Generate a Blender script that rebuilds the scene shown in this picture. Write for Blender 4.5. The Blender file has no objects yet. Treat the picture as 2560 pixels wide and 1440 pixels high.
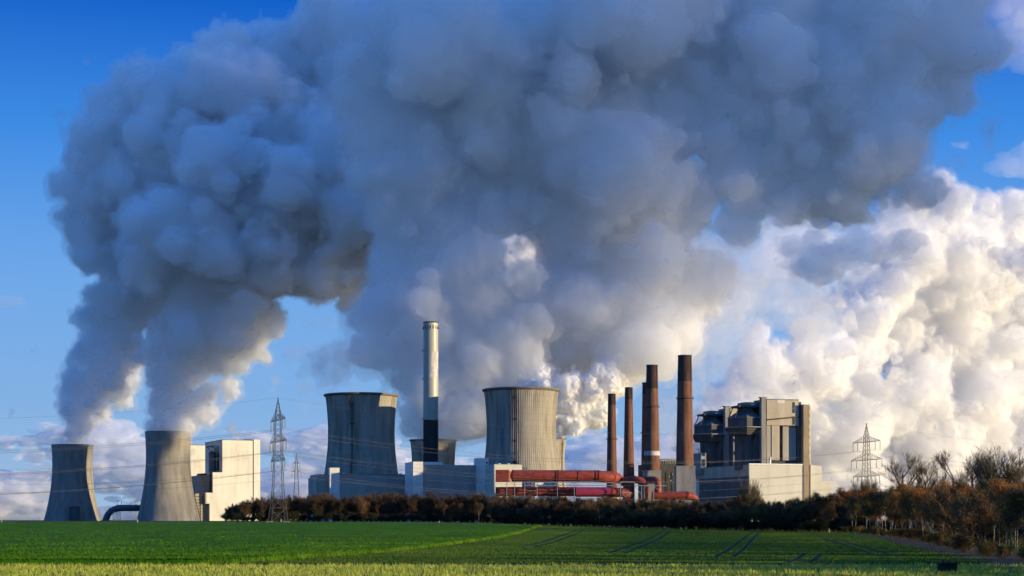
import bpy, bmesh, math, random
import numpy as np
from mathutils import Vector, Matrix, Euler

# ------------------------------------------------------------------ camera, sky, sun, exposure
scene = bpy.context.scene
COL = scene.collection
FPX, HZ, CZ = 4000.0, 1300.0, 4.0          # focal length and horizon row in photo pixels, eye height in metres
cam_data = bpy.data.cameras.new('camera')
cam_data.sensor_width = 36.0
cam_data.lens = 36.0 * FPX / 2560.0
cam_data.shift_y = (HZ - 720.0) / 2560.0
cam_data.clip_start = 0.5
cam_data.clip_end = 60000.0
camera = bpy.data.objects.new('camera', cam_data)
COL.objects.link(camera)
camera.location = (0, 0, CZ)
camera.rotation_euler = (math.radians(90), 0, 0)
scene.camera = camera

SUN_EL, SUN_PHI = math.radians(7.2), math.radians(18.0)   # PHI: how far the sun stands behind the camera's right hand
SUN_DIR = Vector((math.cos(SUN_PHI) * math.cos(SUN_EL), -math.sin(SUN_PHI) * math.cos(SUN_EL), math.sin(SUN_EL)))
world = bpy.data.worlds.new('World')
scene.world = world
world.use_nodes = True
wn, wl = world.node_tree.nodes, world.node_tree.links
bg = wn['Background']
sky = wn.new('ShaderNodeTexSky')
sky.sky_type = 'NISHITA'
sky.sun_disc = False
sky.sun_elevation = SUN_EL
sky.sun_rotation = math.radians(90) + SUN_PHI
sky.altitude = 100
sky.air_density = 0.6
sky.dust_density = 0.0
sky.ozone_density = 6.0
# the low sky: pale near the horizon, deep blue higher up (by true elevation), the Nishita sky above
geo = wn.new('ShaderNodeTexCoord')
sep = wn.new('ShaderNodeSeparateXYZ')
wl.new(geo.outputs['Generated'], sep.inputs[0])
SKY_K = 0.14
def sky_ramp(stops):
    r = wn.new('ShaderNodeValToRGB')
    wl.new(sep.outputs['Z'], r.inputs[0])
    r.color_ramp.elements.remove(r.color_ramp.elements[1])
    for i, (p, c) in enumerate(stops):
        e = r.color_ramp.elements[0] if i == 0 else r.color_ramp.elements.new(p)
        e.position = p
        e.color = (*c, 1)
    return r
low = sky_ramp([(0.0, (.36, .53, .74)), (.075, (.23, .45, .80)), (.15, (.16, .40, .84)), (.23, (.05, .27, .80)), (.31, (.004, .115, .60)), (.5, (.025, .19, .72)), (1.0, (.06, .31, 1.02))])
scl = wn.new('ShaderNodeMix'); scl.data_type = 'RGBA'; scl.blend_type = 'MULTIPLY'
scl.inputs['Factor'].default_value = 1.0
wl.new(low.outputs[0], scl.inputs['A']); scl.inputs['B'].default_value = (.707 / SKY_K, .707 / SKY_K, .707 / SKY_K, 1)
fac = sky_ramp([(0.0, (1, 1, 1)), (.33, (1, 1, 1)), (.7, (.9, .9, .9))])
mxs = wn.new('ShaderNodeMix'); mxs.data_type = 'RGBA'
wl.new(fac.outputs[0], mxs.inputs['Factor']); wl.new(sky.outputs[0], mxs.inputs['A']); wl.new(scl.outputs['Result'], mxs.inputs['B'])
wl.new(mxs.outputs['Result'], bg.inputs['Color'])
bg.inputs['Strength'].default_value = SKY_K

sun_data = bpy.data.lights.new('sun', 'SUN')
sun_data.energy = 5.0
sun_data.angle = math.radians(0.5)
sun_data.color = (1.0, 0.80, 0.48)
sun = bpy.data.objects.new('sun', sun_data)
COL.objects.link(sun)
sun.rotation_euler = SUN_DIR.to_track_quat('Z', 'Y').to_euler()
sun.location = SUN_DIR * 500

scene.view_settings.view_transform = 'Standard'
scene.view_settings.look = 'None'
scene.view_settings.exposure = 0.45
scene.view_settings.gamma = 1.0
cy = scene.cycles
cy.use_denoising = True
cy.max_bounces = 15
cy.diffuse_bounces = 2
cy.glossy_bounces = 2
cy.transmission_bounces = 4
cy.volume_bounces = 13
cy.transparent_max_bounces = 48
cy.sample_clamp_indirect = 6.0
cy.use_adaptive_sampling = True
cy.adaptive_threshold = 0.03
cy.adaptive_min_samples = 16

# ------------------------------------------------------------------ helpers
def at(px, py, Y):
    """World point seen at photo pixel (px, py) at the distance Y."""
    return Vector(((px - 1280.0) * Y / FPX, Y, CZ + (HZ - py) * Y / FPX))

def sstep(a, b, x):
    t = np.clip((x - a) / (b - a), 0, 1)
    return t * t * (3 - 2 * t)

def ground_z(x, y):
    """Height of the land: the fields rise gently to a flat brow on the left and stay low on the right."""
    top = 3.07 - 3.07 * sstep(-60, 110, x)
    z = top * sstep(120, 640, y)
    return z + (2.3 - z) * sstep(900, 1300, y)

def on_ground(px, Y):
    x = (px - 1280.0) * Y / FPX
    return Vector((x, Y, float(ground_z(x, Y))))

def ground_at(px, py):
    """The first point of the land met by the line of sight through (px, py)."""
    s = (px - 1280.0) / FPX
    Y = 60.0
    while Y < 3000 and CZ - (py - HZ) * Y / FPX > ground_z(s * Y, Y):
        Y += 1.0
    return Vector((s * Y, Y, float(ground_z(s * Y, Y))))

def tag(o, label=None, cat=None, group=None, kind=None):
    if label: o['label'] = label
    if cat: o['category'] = cat
    if group: o['group'] = group
    if kind: o['kind'] = kind
    return o

def empty(name, loc=(0, 0, 0), rz=0.0):
    o = bpy.data.objects.new(name, None)
    COL.objects.link(o)
    o.location = loc
    o.rotation_euler = (0, 0, rz)
    return o

def link_mesh(name, me, mat=None, parent=None):
    o = bpy.data.objects.new(name, me)
    COL.objects.link(o)
    if mat is not None:
        me.materials.append(mat)
    if parent is not None:
        o.parent = parent
    return o

def mesh_np(name, co, faces_flat, nper, smooth=False):
    """Mesh from numpy arrays: co n x 3, faces_flat flat index array, nper vertices per face."""
    me = bpy.data.meshes.new(name)
    n, m = len(co), len(faces_flat) // nper
    me.vertices.add(n)
    me.vertices.foreach_set('co', np.ascontiguousarray(co, np.float32).ravel())
    me.loops.add(m * nper)
    me.loops.foreach_set('vertex_index', np.ascontiguousarray(faces_flat, np.int32))
    me.polygons.add(m)
    me.polygons.foreach_set('loop_start', np.arange(0, m * nper, nper, dtype=np.int32))
    me.polygons.foreach_set('loop_total', np.full(m, nper, np.int32))
    if smooth:
        me.polygons.foreach_set('use_smooth', np.ones(m, bool))
    me.update(calc_edges=True)
    return me

class MB:
    """Collects boxes, bars, tubes and lathes into one mesh."""
    def __init__(self):
        self.v, self.f, self.s = [], [], []
    def add(self, vs, fs, smooth=False):
        b = len(self.v)
        self.v += [tuple(v) for v in vs]
        self.f += [tuple(b + i for i in f) for f in fs]
        self.s += [smooth] * len(fs)
    def box(self, x0, x1, y0, y1, z0, z1):
        self.add([(x0, y0, z0), (x1, y0, z0), (x1, y1, z0), (x0, y1, z0), (x0, y0, z1), (x1, y0, z1), (x1, y1, z1), (x0, y1, z1)],
                 [(3, 2, 1, 0), (4, 5, 6, 7), (0, 1, 5, 4), (1, 2, 6, 5), (2, 3, 7, 6), (3, 0, 4, 7)])
        return self
    def prism(self, poly, y0, y1):
        """Extrude an (x, z) outline (counter-clockwise seen from -y) from y0 to y1."""
        n = len(poly)
        self.add([(x, y0, z) for x, z in poly] + [(x, y1, z) for x, z in poly],
                 [tuple(range(n)), tuple(range(2 * n - 1, n - 1, -1))] + [((i + 1) % n, i, n + i, n + (i + 1) % n) for i in range(n)])
        return self
    def bar(self, a, b, w, d=None):
        a, b = Vector(a), Vector(b)
        t = (b - a).normalized()
        s = t.cross(Vector((0, 0, 1)))
        if s.length < .05: s = t.cross(Vector((1, 0, 0)))
        s.normalize(); u = s.cross(t)
        s *= w / 2; u *= (d or w) / 2
        vs = [p + i * s + j * u for p in (a, b) for i, j in ((-1, -1), (1, -1), (1, 1), (-1, 1))]
        self.add(vs, [(0, 1, 2, 3), (7, 6, 5, 4), (0, 4, 5, 1), (1, 5, 6, 2), (2, 6, 7, 3), (3, 7, 4, 0)])
        return self
    def tube(self, pts, r, seg=24, caps=True):
        pts = [Vector(p) for p in pts]
        rs = r if isinstance(r, (list, tuple)) else [r] * len(pts)
        ref = None
        rings = []
        for i, p in enumerate(pts):
            a = (pts[i] - pts[i - 1]).normalized() if i else None
            b = (pts[i + 1] - pts[i]).normalized() if i < len(pts) - 1 else None
            t = a if b is None else b if a is None else (a + b).normalized()
            k = 1.0 / max(.5, t.dot(b if b is not None else a))
            if ref is None:
                ref = t.cross(Vector((0, 0, 1)))
                if ref.length < .05: ref = t.cross(Vector((0, 1, 0)))
            s = (ref - t * ref.dot(t)).normalized(); ref = s
            u = t.cross(s)
            rings.append([p + (math.cos(q) * s + math.sin(q) * u) * rs[i] for q in (2 * math.pi * j / seg for j in range(seg))])
        vs = [v for rg in rings for v in rg]
        fs = [(i * seg + j, i * seg + (j + 1) % seg, (i + 1) * seg + (j + 1) % seg, (i + 1) * seg + j) for i in range(len(pts) - 1) for j in range(seg)]
        self.add(vs, fs, True)
        if caps:
            self.add(rings[0], [tuple(reversed(range(seg)))]); self.add(rings[-1], [tuple(range(seg))])
        return self
    def lathe(self, prof, seg=64, cx=0, cy=0, smooth=True, rib=0.0, per=4, turn=0.0):
        """Turn a profile [(r, z), ...] round the z axis; RIB metres of every PER-th segment stand proud."""
        vs, fs = [], []
        for r, z in prof:
            for j in range(seg):
                q = 2 * math.pi * j / seg + turn
                rr = r + (rib if rib and j % per == 0 else 0.0)
                vs.append((cx + rr * math.cos(q), cy + rr * math.sin(q), z))
        for i in range(len(prof) - 1):
            for j in range(seg):
                k = (j + 1) % seg
                fs.append((i * seg + j, i * seg + k, (i + 1) * seg + k, (i + 1) * seg + j))
        self.add(vs, fs, smooth)
        return self
    def build(self, name, mat, parent=None):
        me = bpy.data.meshes.new(name)
        me.from_pydata(self.v, [], self.f)
        me.polygons.foreach_set('use_smooth', self.s)
        me.update()
        return link_mesh(name, me, mat, parent)

def copy_tree(o, parent=None):
    c = o.copy(); COL.objects.link(c)
    if parent is not None: c.parent = parent
    for ch in [q for q in scene.objects if q.parent == o]:
        copy_tree(ch, c)
    return c

class Spot:
    """A building's frame: origin on the land at its front left corner, u to the right along the front, v away along the side."""
    def __init__(self, px, Y, yaw):
        self.c = on_ground(px, Y); self.a = math.radians(yaw)
        self.ca, self.sa = math.cos(self.a), math.sin(self.a)
    def u(self, px, v=0.0):
        s = (px - 1280.0) / FPX
        cx, cy_ = self.c.x - v * self.sa, self.c.y + v * self.ca
        return (s * cy_ - cx) / (self.ca - s * self.sa)
    def v(self, px, u=0.0):
        s = (px - 1280.0) / FPX
        cx, cy_ = self.c.x + u * self.ca, self.c.y + u * self.sa
        return (s * cy_ - cx) / (-self.sa - s * self.ca)
    def z(self, py, u=0.0, v=0.0):
        Y = self.c.y + u * self.sa + v * self.ca
        return CZ + (HZ - py) * Y / FPX - self.c.z
    def root(self, name):
        return empty(name, self.c, self.a)

# ------------------------------------------------------------------ materials
def new_mat(name):
    m = bpy.data.materials.new(name)
    m.use_nodes = True
    return m, m.node_tree.nodes, m.node_tree.links

def surf_mat(name, cols, scale=(.2, .2, .2), detail=6, rough=.8, metal=0.0, bump=0.0, bump_scale=2.0, contrast=(.3, .7), lines=None, spec=.3, per_object=0.0):
    """Principled surface whose colour wanders between COLS with noise (object metres); LINES = (axis, spacing m, width share, darkness) adds panel joints."""
    m, n, l = new_mat(name)
    b = n['Principled BSDF']
    b.inputs['Roughness'].default_value = rough
    b.inputs['Metallic'].default_value = metal
    b.inputs['Specular IOR Level'].default_value = spec
    tc = n.new('ShaderNodeTexCoord')
    mp = n.new('ShaderNodeMapping'); mp.inputs['Scale'].default_value = scale
    l.new(tc.outputs['Object'], mp.inputs[0])
    nz = n.new('ShaderNodeTexNoise'); nz.inputs['Scale'].default_value = 1.0; nz.inputs['Detail'].default_value = detail; nz.inputs['Roughness'].default_value = .6
    l.new(mp.outputs[0], nz.inputs[0])
    rp = n.new('ShaderNodeValToRGB')
    rp.color_ramp.elements[0].position, rp.color_ramp.elements[1].position = contrast
    rp.color_ramp.elements[0].color = (*cols[0], 1); rp.color_ramp.elements[1].color = (*cols[-1], 1)
    for i, c in enumerate(cols[1:-1]):
        e = rp.color_ramp.elements.new(contrast[0] + (contrast[1] - contrast[0]) * (i + 1) / (len(cols) - 1)); e.color = (*c, 1)
    src = nz.outputs[0]
    if per_object:
        oi = n.new('ShaderNodeObjectInfo')
        ma = n.new('ShaderNodeMath'); ma.operation = 'MULTIPLY_ADD'; ma.inputs[1].default_value = per_object; 
        l.new(oi.outputs['Random'], ma.inputs[0]); l.new(nz.outputs[0], ma.inputs[2]); src = ma.outputs[0]
        mb = n.new('ShaderNodeMath'); mb.operation = 'SUBTRACT'; mb.inputs[1].default_value = per_object / 2
        l.new(src, mb.inputs[0]); src = mb.outputs[0]
    l.new(src, rp.inputs[0])
    col = rp.outputs[0]
    for ax, step, share, dark in (lines or []):
        sp = n.new('ShaderNodeSeparateXYZ'); l.new(tc.outputs['Object'], sp.inputs[0])
        dv = n.new('ShaderNodeMath'); dv.operation = 'DIVIDE'; dv.inputs[1].default_value = step; l.new(sp.outputs[ax], dv.inputs[0])
        fr = n.new('ShaderNodeMath'); fr.operation = 'FRACT'; l.new(dv.outputs[0], fr.inputs[0])
        lt = n.new('ShaderNodeMath'); lt.operation = 'LESS_THAN'; lt.inputs[1].default_value = share; l.new(fr.outputs[0], lt.inputs[0])
        mu = n.new('ShaderNodeMath'); mu.operation = 'MULTIPLY'; mu.inputs[1].default_value = dark; l.new(lt.outputs[0], mu.inputs[0])
        mx = n.new('ShaderNodeMix'); mx.data_type = 'RGBA'; l.new(mu.outputs[0], mx.inputs['Factor']); l.new(col, mx.inputs['A']); mx.inputs['B'].default_value = (.02, .02, .02, 1)
        col = mx.outputs['Result']
    l.new(col, b.inputs['Base Color'])
    if bump:
        n2 = n.new('ShaderNodeTexNoise'); n2.inputs['Scale'].default_value = bump_scale; n2.inputs['Detail'].default_value = 5
        l.new(tc.outputs['Object'], n2.inputs[0])
        bp = n.new('ShaderNodeBump'); bp.inputs['Strength'].default_value = bump; bp.inputs['Distance'].default_value = 1.0
        l.new(n2.outputs[0], bp.inputs['Height']); l.new(bp.outputs[0], b.inputs['Normal'])
    return m

M = {}
M['tower'] = surf_mat('tower_concrete', [(.13, .115, .09), (.29, .26, .205), (.39, .355, .285)], (.16, .16, .018), 8, .9, lines=[(2, 6.2, .06, .16)], contrast=(.25, .72))
M['tower_new'] = surf_mat('new_tower_concrete', [(.16, .148, .125), (.25, .235, .205), (.31, .29, .255)], (.09, .09, .012), 8, .9, lines=[(2, 7.5, .05, .14)])
M['rim'] = surf_mat('rim_concrete', [(.10, .09, .08), (.24, .22, .19)], (.3, .3, .3), 6, .9)
M['cladding'] = surf_mat('pale_cladding', [(.52, .50, .45), (.66, .64, .58), (.72, .70, .65)], (.05, .05, .012), 8, .5, lines=[(0, 6, .04, .16), (2, 4.4, .05, .12)])
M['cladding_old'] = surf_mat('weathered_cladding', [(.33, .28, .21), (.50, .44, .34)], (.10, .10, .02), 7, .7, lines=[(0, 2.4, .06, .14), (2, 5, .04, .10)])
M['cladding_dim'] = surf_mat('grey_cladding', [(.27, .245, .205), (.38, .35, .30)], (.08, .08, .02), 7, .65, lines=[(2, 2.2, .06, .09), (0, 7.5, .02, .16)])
M['cladding_yellow'] = surf_mat('cream_cladding', [(.46, .44, .35), (.58, .555, .45), (.64, .61, .50)], (.07, .07, .02), 8, .6, lines=[(2, 1.6, .08, .14), (0, 6, .025, .18)])
M['concrete'] = surf_mat('old_concrete', [(.17, .16, .15), (.33, .31, .28)], (.2, .2, .03), 8, .9)
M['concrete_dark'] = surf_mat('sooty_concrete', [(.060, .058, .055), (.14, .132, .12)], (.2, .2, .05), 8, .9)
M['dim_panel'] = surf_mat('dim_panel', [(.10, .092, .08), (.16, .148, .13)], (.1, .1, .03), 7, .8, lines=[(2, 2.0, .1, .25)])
M['glass_dark'] = surf_mat('dark_window_band', [(.02, .022, .025), (.06, .06, .06)], (.4, .4, .15), 4, .35)
M['brown'] = surf_mat('weathered_brown_panel', [(.24, .17, .10), (.36, .28, .18)], (.3, .3, .05), 6, .8, lines=[(2, 3, .05, .15)])
M['brick'] = surf_mat('brown_brick', [(.075, .035, .022), (.17, .078, .048), (.23, .12, .08)], (.35, .35, .05), 9, .9, lines=[(2, 5.0, .05, .25)], contrast=(.25, .75))
M['brick_dark'] = surf_mat('sooty_brick', [(.030, .017, .013), (.085, .044, .032)], (.3, .3, .08), 8, .9)
M['white_band'] = surf_mat('flaking_white_paint', [(.35, .31, .28), (.62, .60, .56)], (.3, .3, .1), 8, .8)
M['steel_stack'] = surf_mat('stack_steel', [(.33, .31, .26), (.45, .43, .37)], (.25, .25, .02), 6, .5, .12, lines=[(2, 9, .02, .2)])
M['black_stack'] = surf_mat('black_stack_paint', [(.012, .013, .015), (.03, .03, .032)], (.2, .2, .05), 6, .55)
M['red'] = surf_mat('red_duct_paint', [(.10, .022, .014), (.22, .036, .020), (.31, .055, .030), (.24, .075, .045)], (.22, .3, .5), 9, .6, contrast=(.25, .78), lines=[(0, 5.2, .025, .4)])
M['magenta'] = surf_mat('faded_crimson_paint', [(.30, .03, .06), (.42, .05, .09)], (.2, .2, .2), 6, .4)
M['steel'] = surf_mat('galvanised_steel', [(.25, .26, .27), (.42, .42, .42)], (.6, .6, .6), 4, .5, .3)
M['pylon'] = surf_mat('pylon_steel', [(.045, .045, .036), (.11, .105, .088)], (.5, .5, .5), 4, .6, .2)
M['wire'] = surf_mat('wire_aluminium', [(.10, .10, .10), (.18, .18, .18)], (.2, .2, .2), 2, .5, .3)
M['dark_steel'] = surf_mat('dark_steelwork', [(.02, .02, .022), (.06, .06, .06)], (.4, .4, .4), 4, .7)
M['duct_blue'] = surf_mat('blue_grey_duct', [(.05, .075, .11), (.10, .13, .17)], (.2, .2, .2), 5, .5)
M['white'] = surf_mat('white_paint', [(.70, .70, .68), (.82, .82, .80)], (2, 2, 2), 3, .5)
M['dark_wood'] = surf_mat('dark_wood', [(.012, .009, .007), (.03, .022, .018)], (2, 2, 2), 4, .8)

# ------------------------------------------------------------------ the land
def sheet(name, xs, ys, lift, mat, keep=None):
    X, Yg = np.meshgrid(xs, ys)
    Z = ground_z(X, Yg) + lift
    co = np.stack([X, Yg, Z], -1).reshape(-1, 3)
    nx, ny = len(xs), len(ys)
    i = np.arange(nx * ny).reshape(ny, nx)
    q = np.stack([i[:-1, :-1], i[:-1, 1:], i[1:, 1:], i[1:, :-1]], -1).reshape(-1, 4)
    return link_mesh(name, mesh_np(name, co, q.ravel(), 4, True), mat)

def field_mat(name, c, big=.02, fine=.6, stretch=(1, 1, 1), bump=.5, bs=3.0, contrast=(.3, .7)):
    m, n, l = new_mat(name)
    b = n['Principled BSDF']; b.inputs['Roughness'].default_value = .9; b.inputs['Specular IOR Level'].default_value = .1
    tc = n.new('ShaderNodeTexCoord'); mp = n.new('ShaderNodeMapping'); mp.inputs['Scale'].default_value = stretch
    l.new(tc.outputs['Object'], mp.inputs[0])
    a = n.new('ShaderNodeTexNoise'); a.inputs['Scale'].default_value = big; a.inputs['Detail'].default_value = 6
    f = n.new('ShaderNodeTexNoise'); f.inputs['Scale'].default_value = fine; f.inputs['Detail'].default_value = 8; f.inputs['Roughness'].default_value = .7
    l.new(mp.outputs[0], a.inputs[0]); l.new(tc.outputs['Object'], f.inputs[0])
    ad = n.new('ShaderNodeMath'); ad.operation = 'MULTIPLY_ADD'; ad.inputs[1].default_value = .5
    hf = n.new('ShaderNodeMath'); hf.operation = 'MULTIPLY'; hf.inputs[1].default_value = .5
    l.new(f.outputs[0], hf.inputs[0]); l.new(a.outputs[0], ad.inputs[0]); l.new(hf.outputs[0], ad.inputs[2])
    rp = n.new('ShaderNodeValToRGB')
    rp.color_ramp.elements[0].position, rp.color_ramp.elements[1].position = contrast
    rp.color_ramp.elements[0].color = (*c[0], 1); rp.color_ramp.elements[1].color = (*c[2], 1)
    e = rp.color_ramp.elements.new(.5 * (contrast[0] + contrast[1])); e.color = (*c[1], 1)
    l.new(ad.outputs[0], rp.inputs[0]); l.new(rp.outputs[0], b.inputs['Base Color'])
    n2 = n.new('ShaderNodeTexNoise'); n2.inputs['Scale'].default_value = bs; n2.inputs['Detail'].default_value = 6; n2.inputs['Roughness'].default_value = .65
    l.new(tc.outputs['Object'], n2.inputs[0])
    bp = n.new('ShaderNodeBump'); bp.inputs['Strength'].default_value = bump; bp.inputs['Distance'].default_value = .25
    l.new(n2.outputs[0], bp.inputs['Height']); l.new(bp.outputs[0], b.inputs['Normal'])
    return m

M['earth'] = field_mat('far_land', [(.05, .06, .02), (.09, .09, .035), (.13, .12, .05)], .01, .3)
M['wheat'] = field_mat('young_wheat', [(.046, .090, .004), (.070, .130, .006), (.10, .165, .012)], .03, .8, (1, 4, 1), .6, 4)
M['lush'] = field_mat('lush_green_crop', [(.016, .066, .002), (.034, .120, .003), (.070, .185, .006)], .05, .9, (1, 2.5, 1), 1.0, 2.2, (.32, .66))
M['stubble'] = field_mat('stubble_ground', [(.04, .04, .012), (.09, .09, .03), (.16, .15, .05)], .1, 2.0, (1, 1, 1), .8, 6)
M['soil'] = field_mat('bare_soil', [(.05, .035, .022), (.10, .07, .045), (.15, .11, .07)], .08, 1.2, (1, 3, 1), .8, 3)
xs = np.unique(np.concatenate([np.linspace(-9000, -400, 26), np.linspace(-400, 400, 161), np.linspace(400, 9000, 26)]))
ys = np.unique(np.concatenate([np.linspace(-200, 60, 8), np.linspace(60, 1400, 200), np.linspace(1400, 40000, 40)]))
tag(sheet('ground', xs, ys, 0.0, M['earth']), kind='structure')

M['pale_grass'] = field_mat('pale_grass', [(.16, .17, .06), (.25, .25, .10), (.32, .30, .14)], .05, .5)
tag(sheet('far_grass_strip', np.linspace(-420, 75, 100), np.linspace(653, 733, 20), .05, M['pale_grass']), kind='structure')
# young wheat on the right: from the furrow to the brow
fx = np.linspace(-260, 180, 221); fy = np.linspace(143, 652, 256)
tag(sheet('wheat_field', fx, fy, .02, M['wheat']), 'fine young wheat in the right-hand field with wheel tracks', 'field', kind='structure')

# the lush crop on the left stands higher: a raised sheet with a ragged edge that runs up to the brow
EDGE = [(1352, 1316), (1335, 1321), (1300, 1333), (1250, 1344), (1200, 1352), (1100, 1366), (1000, 1377), (900, 1386), (800, 1394), (700, 1401), (600, 1407), (480, 1411.5)]
edge = [ground_at(*e) for e in EDGE]
ey = np.array([p.y for p in edge])[::-1]; ex = np.array([p.x for p in edge])[::-1]
def edge_x(y):
    return np.interp(y, ey, ex)
rng = np.random.default_rng(11)
rows = np.linspace(144, float(ey.max()) + 70, 330)
wob = np.interp(rows, np.linspace(140, 700, 400), rng.normal(0, .22, 400))
t = np.concatenate([np.linspace(0, 1, 150) ** 1.6])
top, side = [], []
H = .42
cols = []
for y, w in zip(rows, wob):
    xr = float(edge_x(min(y, ey.max()))) + w + max(0, y - ey.max()) * -.0
    xl = -.42 * y - 20
    x = xr + (xl - xr) * t
    z = ground_z(x, np.full_like(x, y)) + H - .32 * sstep(280, 560, y) + rng.normal(0, .05, len(x))
    xx = np.concatenate([[xr + .12], x]); zz = np.concatenate([[ground_z(xr + .12, y) - .05], z])
    cols.append(np.stack([xx, np.full_like(xx, y), zz], -1))
co = np.array(cols)
front = co[:1].copy(); front[:, :, 2] = ground_z(front[:, :, 0], front[:, :, 1]) - .05; front[:, :, 1] -= .15
co = np.concatenate([front, co])
ny, nx = co.shape[:2]
i = np.arange(nx * ny).reshape(ny, nx)
q = np.stack([i[:-1, 1:], i[:-1, :-1], i[1:, :-1], i[1:, 1:]], -1).reshape(-1, 4)
o = link_mesh('green_field', mesh_np('green_field', co.reshape(-1, 3), q.ravel(), 4, True), M['lush'])
tag(o, 'taller lush green crop filling the left-hand field', 'field', kind='structure')

# stubble strip along the very front
tag(sheet('stubble_strip', np.linspace(-120, 120, 121), np.linspace(60, 141.5, 60), .03, M['stubble']), kind='structure')
# bare strip of soil along the foot of the wood
soil_line = [(2128, 1334, 0.6), (2230, 1344, 3), (2330, 1360, 5), (2440, 1384, 5), (2560, 1404, 5), (2700, 1432, 5)]
vs, fs = [], []
for k, (px, py, w) in enumerate(soil_line):
    p = ground_at(px, py)
    for j in range(5):
        x = p.x - w * (1 - j / 2.0); vs.append((x, p.y, float(ground_z(x, p.y)) + .05))
    if k:
        b = 5 * k
        fs += [(b - 5 + j, b - 4 + j, b + 1 + j, b + j) for j in range(4)]
me = bpy.data.meshes.new('soil_strip'); me.from_pydata(vs, [], fs)
tag(link_mesh('soil_strip', me, M['soil']), kind='structure')

# wheel tracks: pairs of narrow bare ruts in the wheat
M['rut'] = field_mat('wheel_rut', [(.010, .011, .003), (.018, .018, .005), (.03, .028, .010)], .08, 1.2)
RUTS = []
def rut(pts, w=.5, gauge=1.9):
    P = [ground_at(*p) for p in pts]
    ys_ = np.linspace(P[0].y, P[-1].y, 40); xs_ = np.interp(ys_, [p.y for p in P], [p.x for p in P]) if P[0].y < P[-1].y else None
    RUTS.append((ys_, xs_, gauge))
    for off in (0, gauge):
        vs, fs = [], []
        for k, (x, y) in enumerate(zip(xs_ + off, ys_)):
            for e in (-w / 2, w / 2):
                vs.append((x + e, y, float(ground_z(x + e, y)) + .026))
            if k: fs.append((2 * k - 2, 2 * k - 1, 2 * k + 1, 2 * k))
        me = bpy.data.meshes.new('wheel_track'); me.from_pydata(vs, [], fs)
        tag(link_mesh('wheel_track', me, M['rut']), kind='structure')
tag(sheet('furrow', np.linspace(-120, 120, 121), np.linspace(141.5, 147, 8), .034, M['rut']), kind='structure')
rut([(1300, 1368), (1360, 1355), (1400, 1341), (1442, 1326)])
rut([(1520, 1384), (1570, 1367), (1620, 1349), (1662, 1327)])
rut([(1785, 1394), (1820, 1376), (1850, 1353), (1884, 1330)])
rut([(2205, 1393), (2140, 1372), (2060, 1346), (2010, 1334)])
rut([(1965, 1408), (1990, 1400), (2012, 1384)])

# standing stems and blades, too many to count
def blades(name, n, region, h, w, mats, seed, lean=.25, drop=None):
    r = np.random.default_rng(seed)
    x, y = region(r, n)
    z = ground_z(x, y) - (.32 * sstep(280, 560, y) if drop else 0)
    hh = r.uniform(*h, len(x)); ww = r.uniform(*w, len(x)); a = r.uniform(0, math.pi, len(x))
    lx, ly = r.normal(0, lean, len(x)) * hh, r.normal(0, lean, len(x)) * hh
    dx, dy = np.cos(a) * ww, np.sin(a) * ww
    lift = 0 if drop is None else drop
    co = np.stack([np.stack([x - dx, y - dy, z + lift], -1), np.stack([x + dx, y + dy, z + lift], -1),
                   np.stack([x + .4 * dx + lx, y + .4 * dy + ly, z + lift + hh], -1), np.stack([x - .4 * dx + lx, y - .4 * dy + ly, z + lift + hh], -1)], 1).reshape(-1, 3)
    return link_mesh(name, mesh_np(name, co, np.arange(len(co)), 4), mats)

def leaf_mat(name, cols, trans=.35, scale=.35, per_object=0.0, contrast=(.3, .7)):
    m = surf_mat(name, cols, (scale,) * 3, 5, .7, spec=.15, contrast=contrast, per_object=per_object)
    n, l = m.node_tree.nodes, m.node_tree.links
    b = n['Principled BSDF']; src = b.inputs['Base Color'].links[0].from_socket
    tr = n.new('ShaderNodeBsdfTranslucent'); l.new(src, tr.inputs[0])
    mx = n.new('ShaderNodeMixShader'); mx.inputs[0].default_value = trans
    l.new(b.outputs[0], mx.inputs[1]); l.new(tr.outputs[0], mx.inputs[2])
    l.new(mx.outputs[0], n['Material Output'].inputs['Surface'])
    return m
M['straw'] = leaf_mat('yellow_green_stems', [(.22, .29, .02), (.46, .52, .06), (.66, .66, .16)], .4, 1.2)
M['blade'] = leaf_mat('bright_green_blades', [(.025, .09, .003), (.065, .175, .005), (.13, .25, .012)], .4, .06)
def strip_region(r, n):
    y = r.uniform(108, 139.5, n); x = r.uniform(-.36, .36, n) * y
    clump = np.sin(x * 1.7 + 3 * np.sin(y * .9)) + np.sin(x * .6 + y * 1.3) + r.normal(0, .8, n)
    k = clump > -.2
    return x[k], y[k]
tag(blades('stubble_stems', 75000, strip_region, (.08, .36), (.012, .034), M['straw'], 5), 'bright yellow-green stems standing along the front edge', 'stubble', kind='stuff')
def lush_region(r, n):
    y = 144 + (r.uniform(0, 1, n) ** 1.5) * 470; xr = edge_x(np.minimum(y, ey.max()))
    x = xr - (r.uniform(0, 1, n) ** 1.3) * (xr + .36 * y)
    return x, y
def wheat_region(r, n):
    y = 147 + (r.uniform(0, 1, n) ** 1.25) * 490
    x0 = np.where(y < ey.max(), edge_x(y) + .3, -.02 * y); x = x0 + r.uniform(0, 1, n) * (.30 * y - x0)
    k = x < np.interp(y, [140, 160, 500, 660], [44, 48, 100, 60])
    for ry, rx, g in RUTS:
        c = np.interp(y, ry, rx); inside = (y > ry[0]) & (y < ry[-1])
        k &= ~(inside & ((np.abs(x - c) < .5) | (np.abs(x - c - g) < .5)))
    return x[k], y[k]
M['wheat_leaf'] = leaf_mat('young_wheat_leaves', [(.040, .085, .005), (.085, .150, .010), (.14, .20, .02)], .4, .035)
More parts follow.
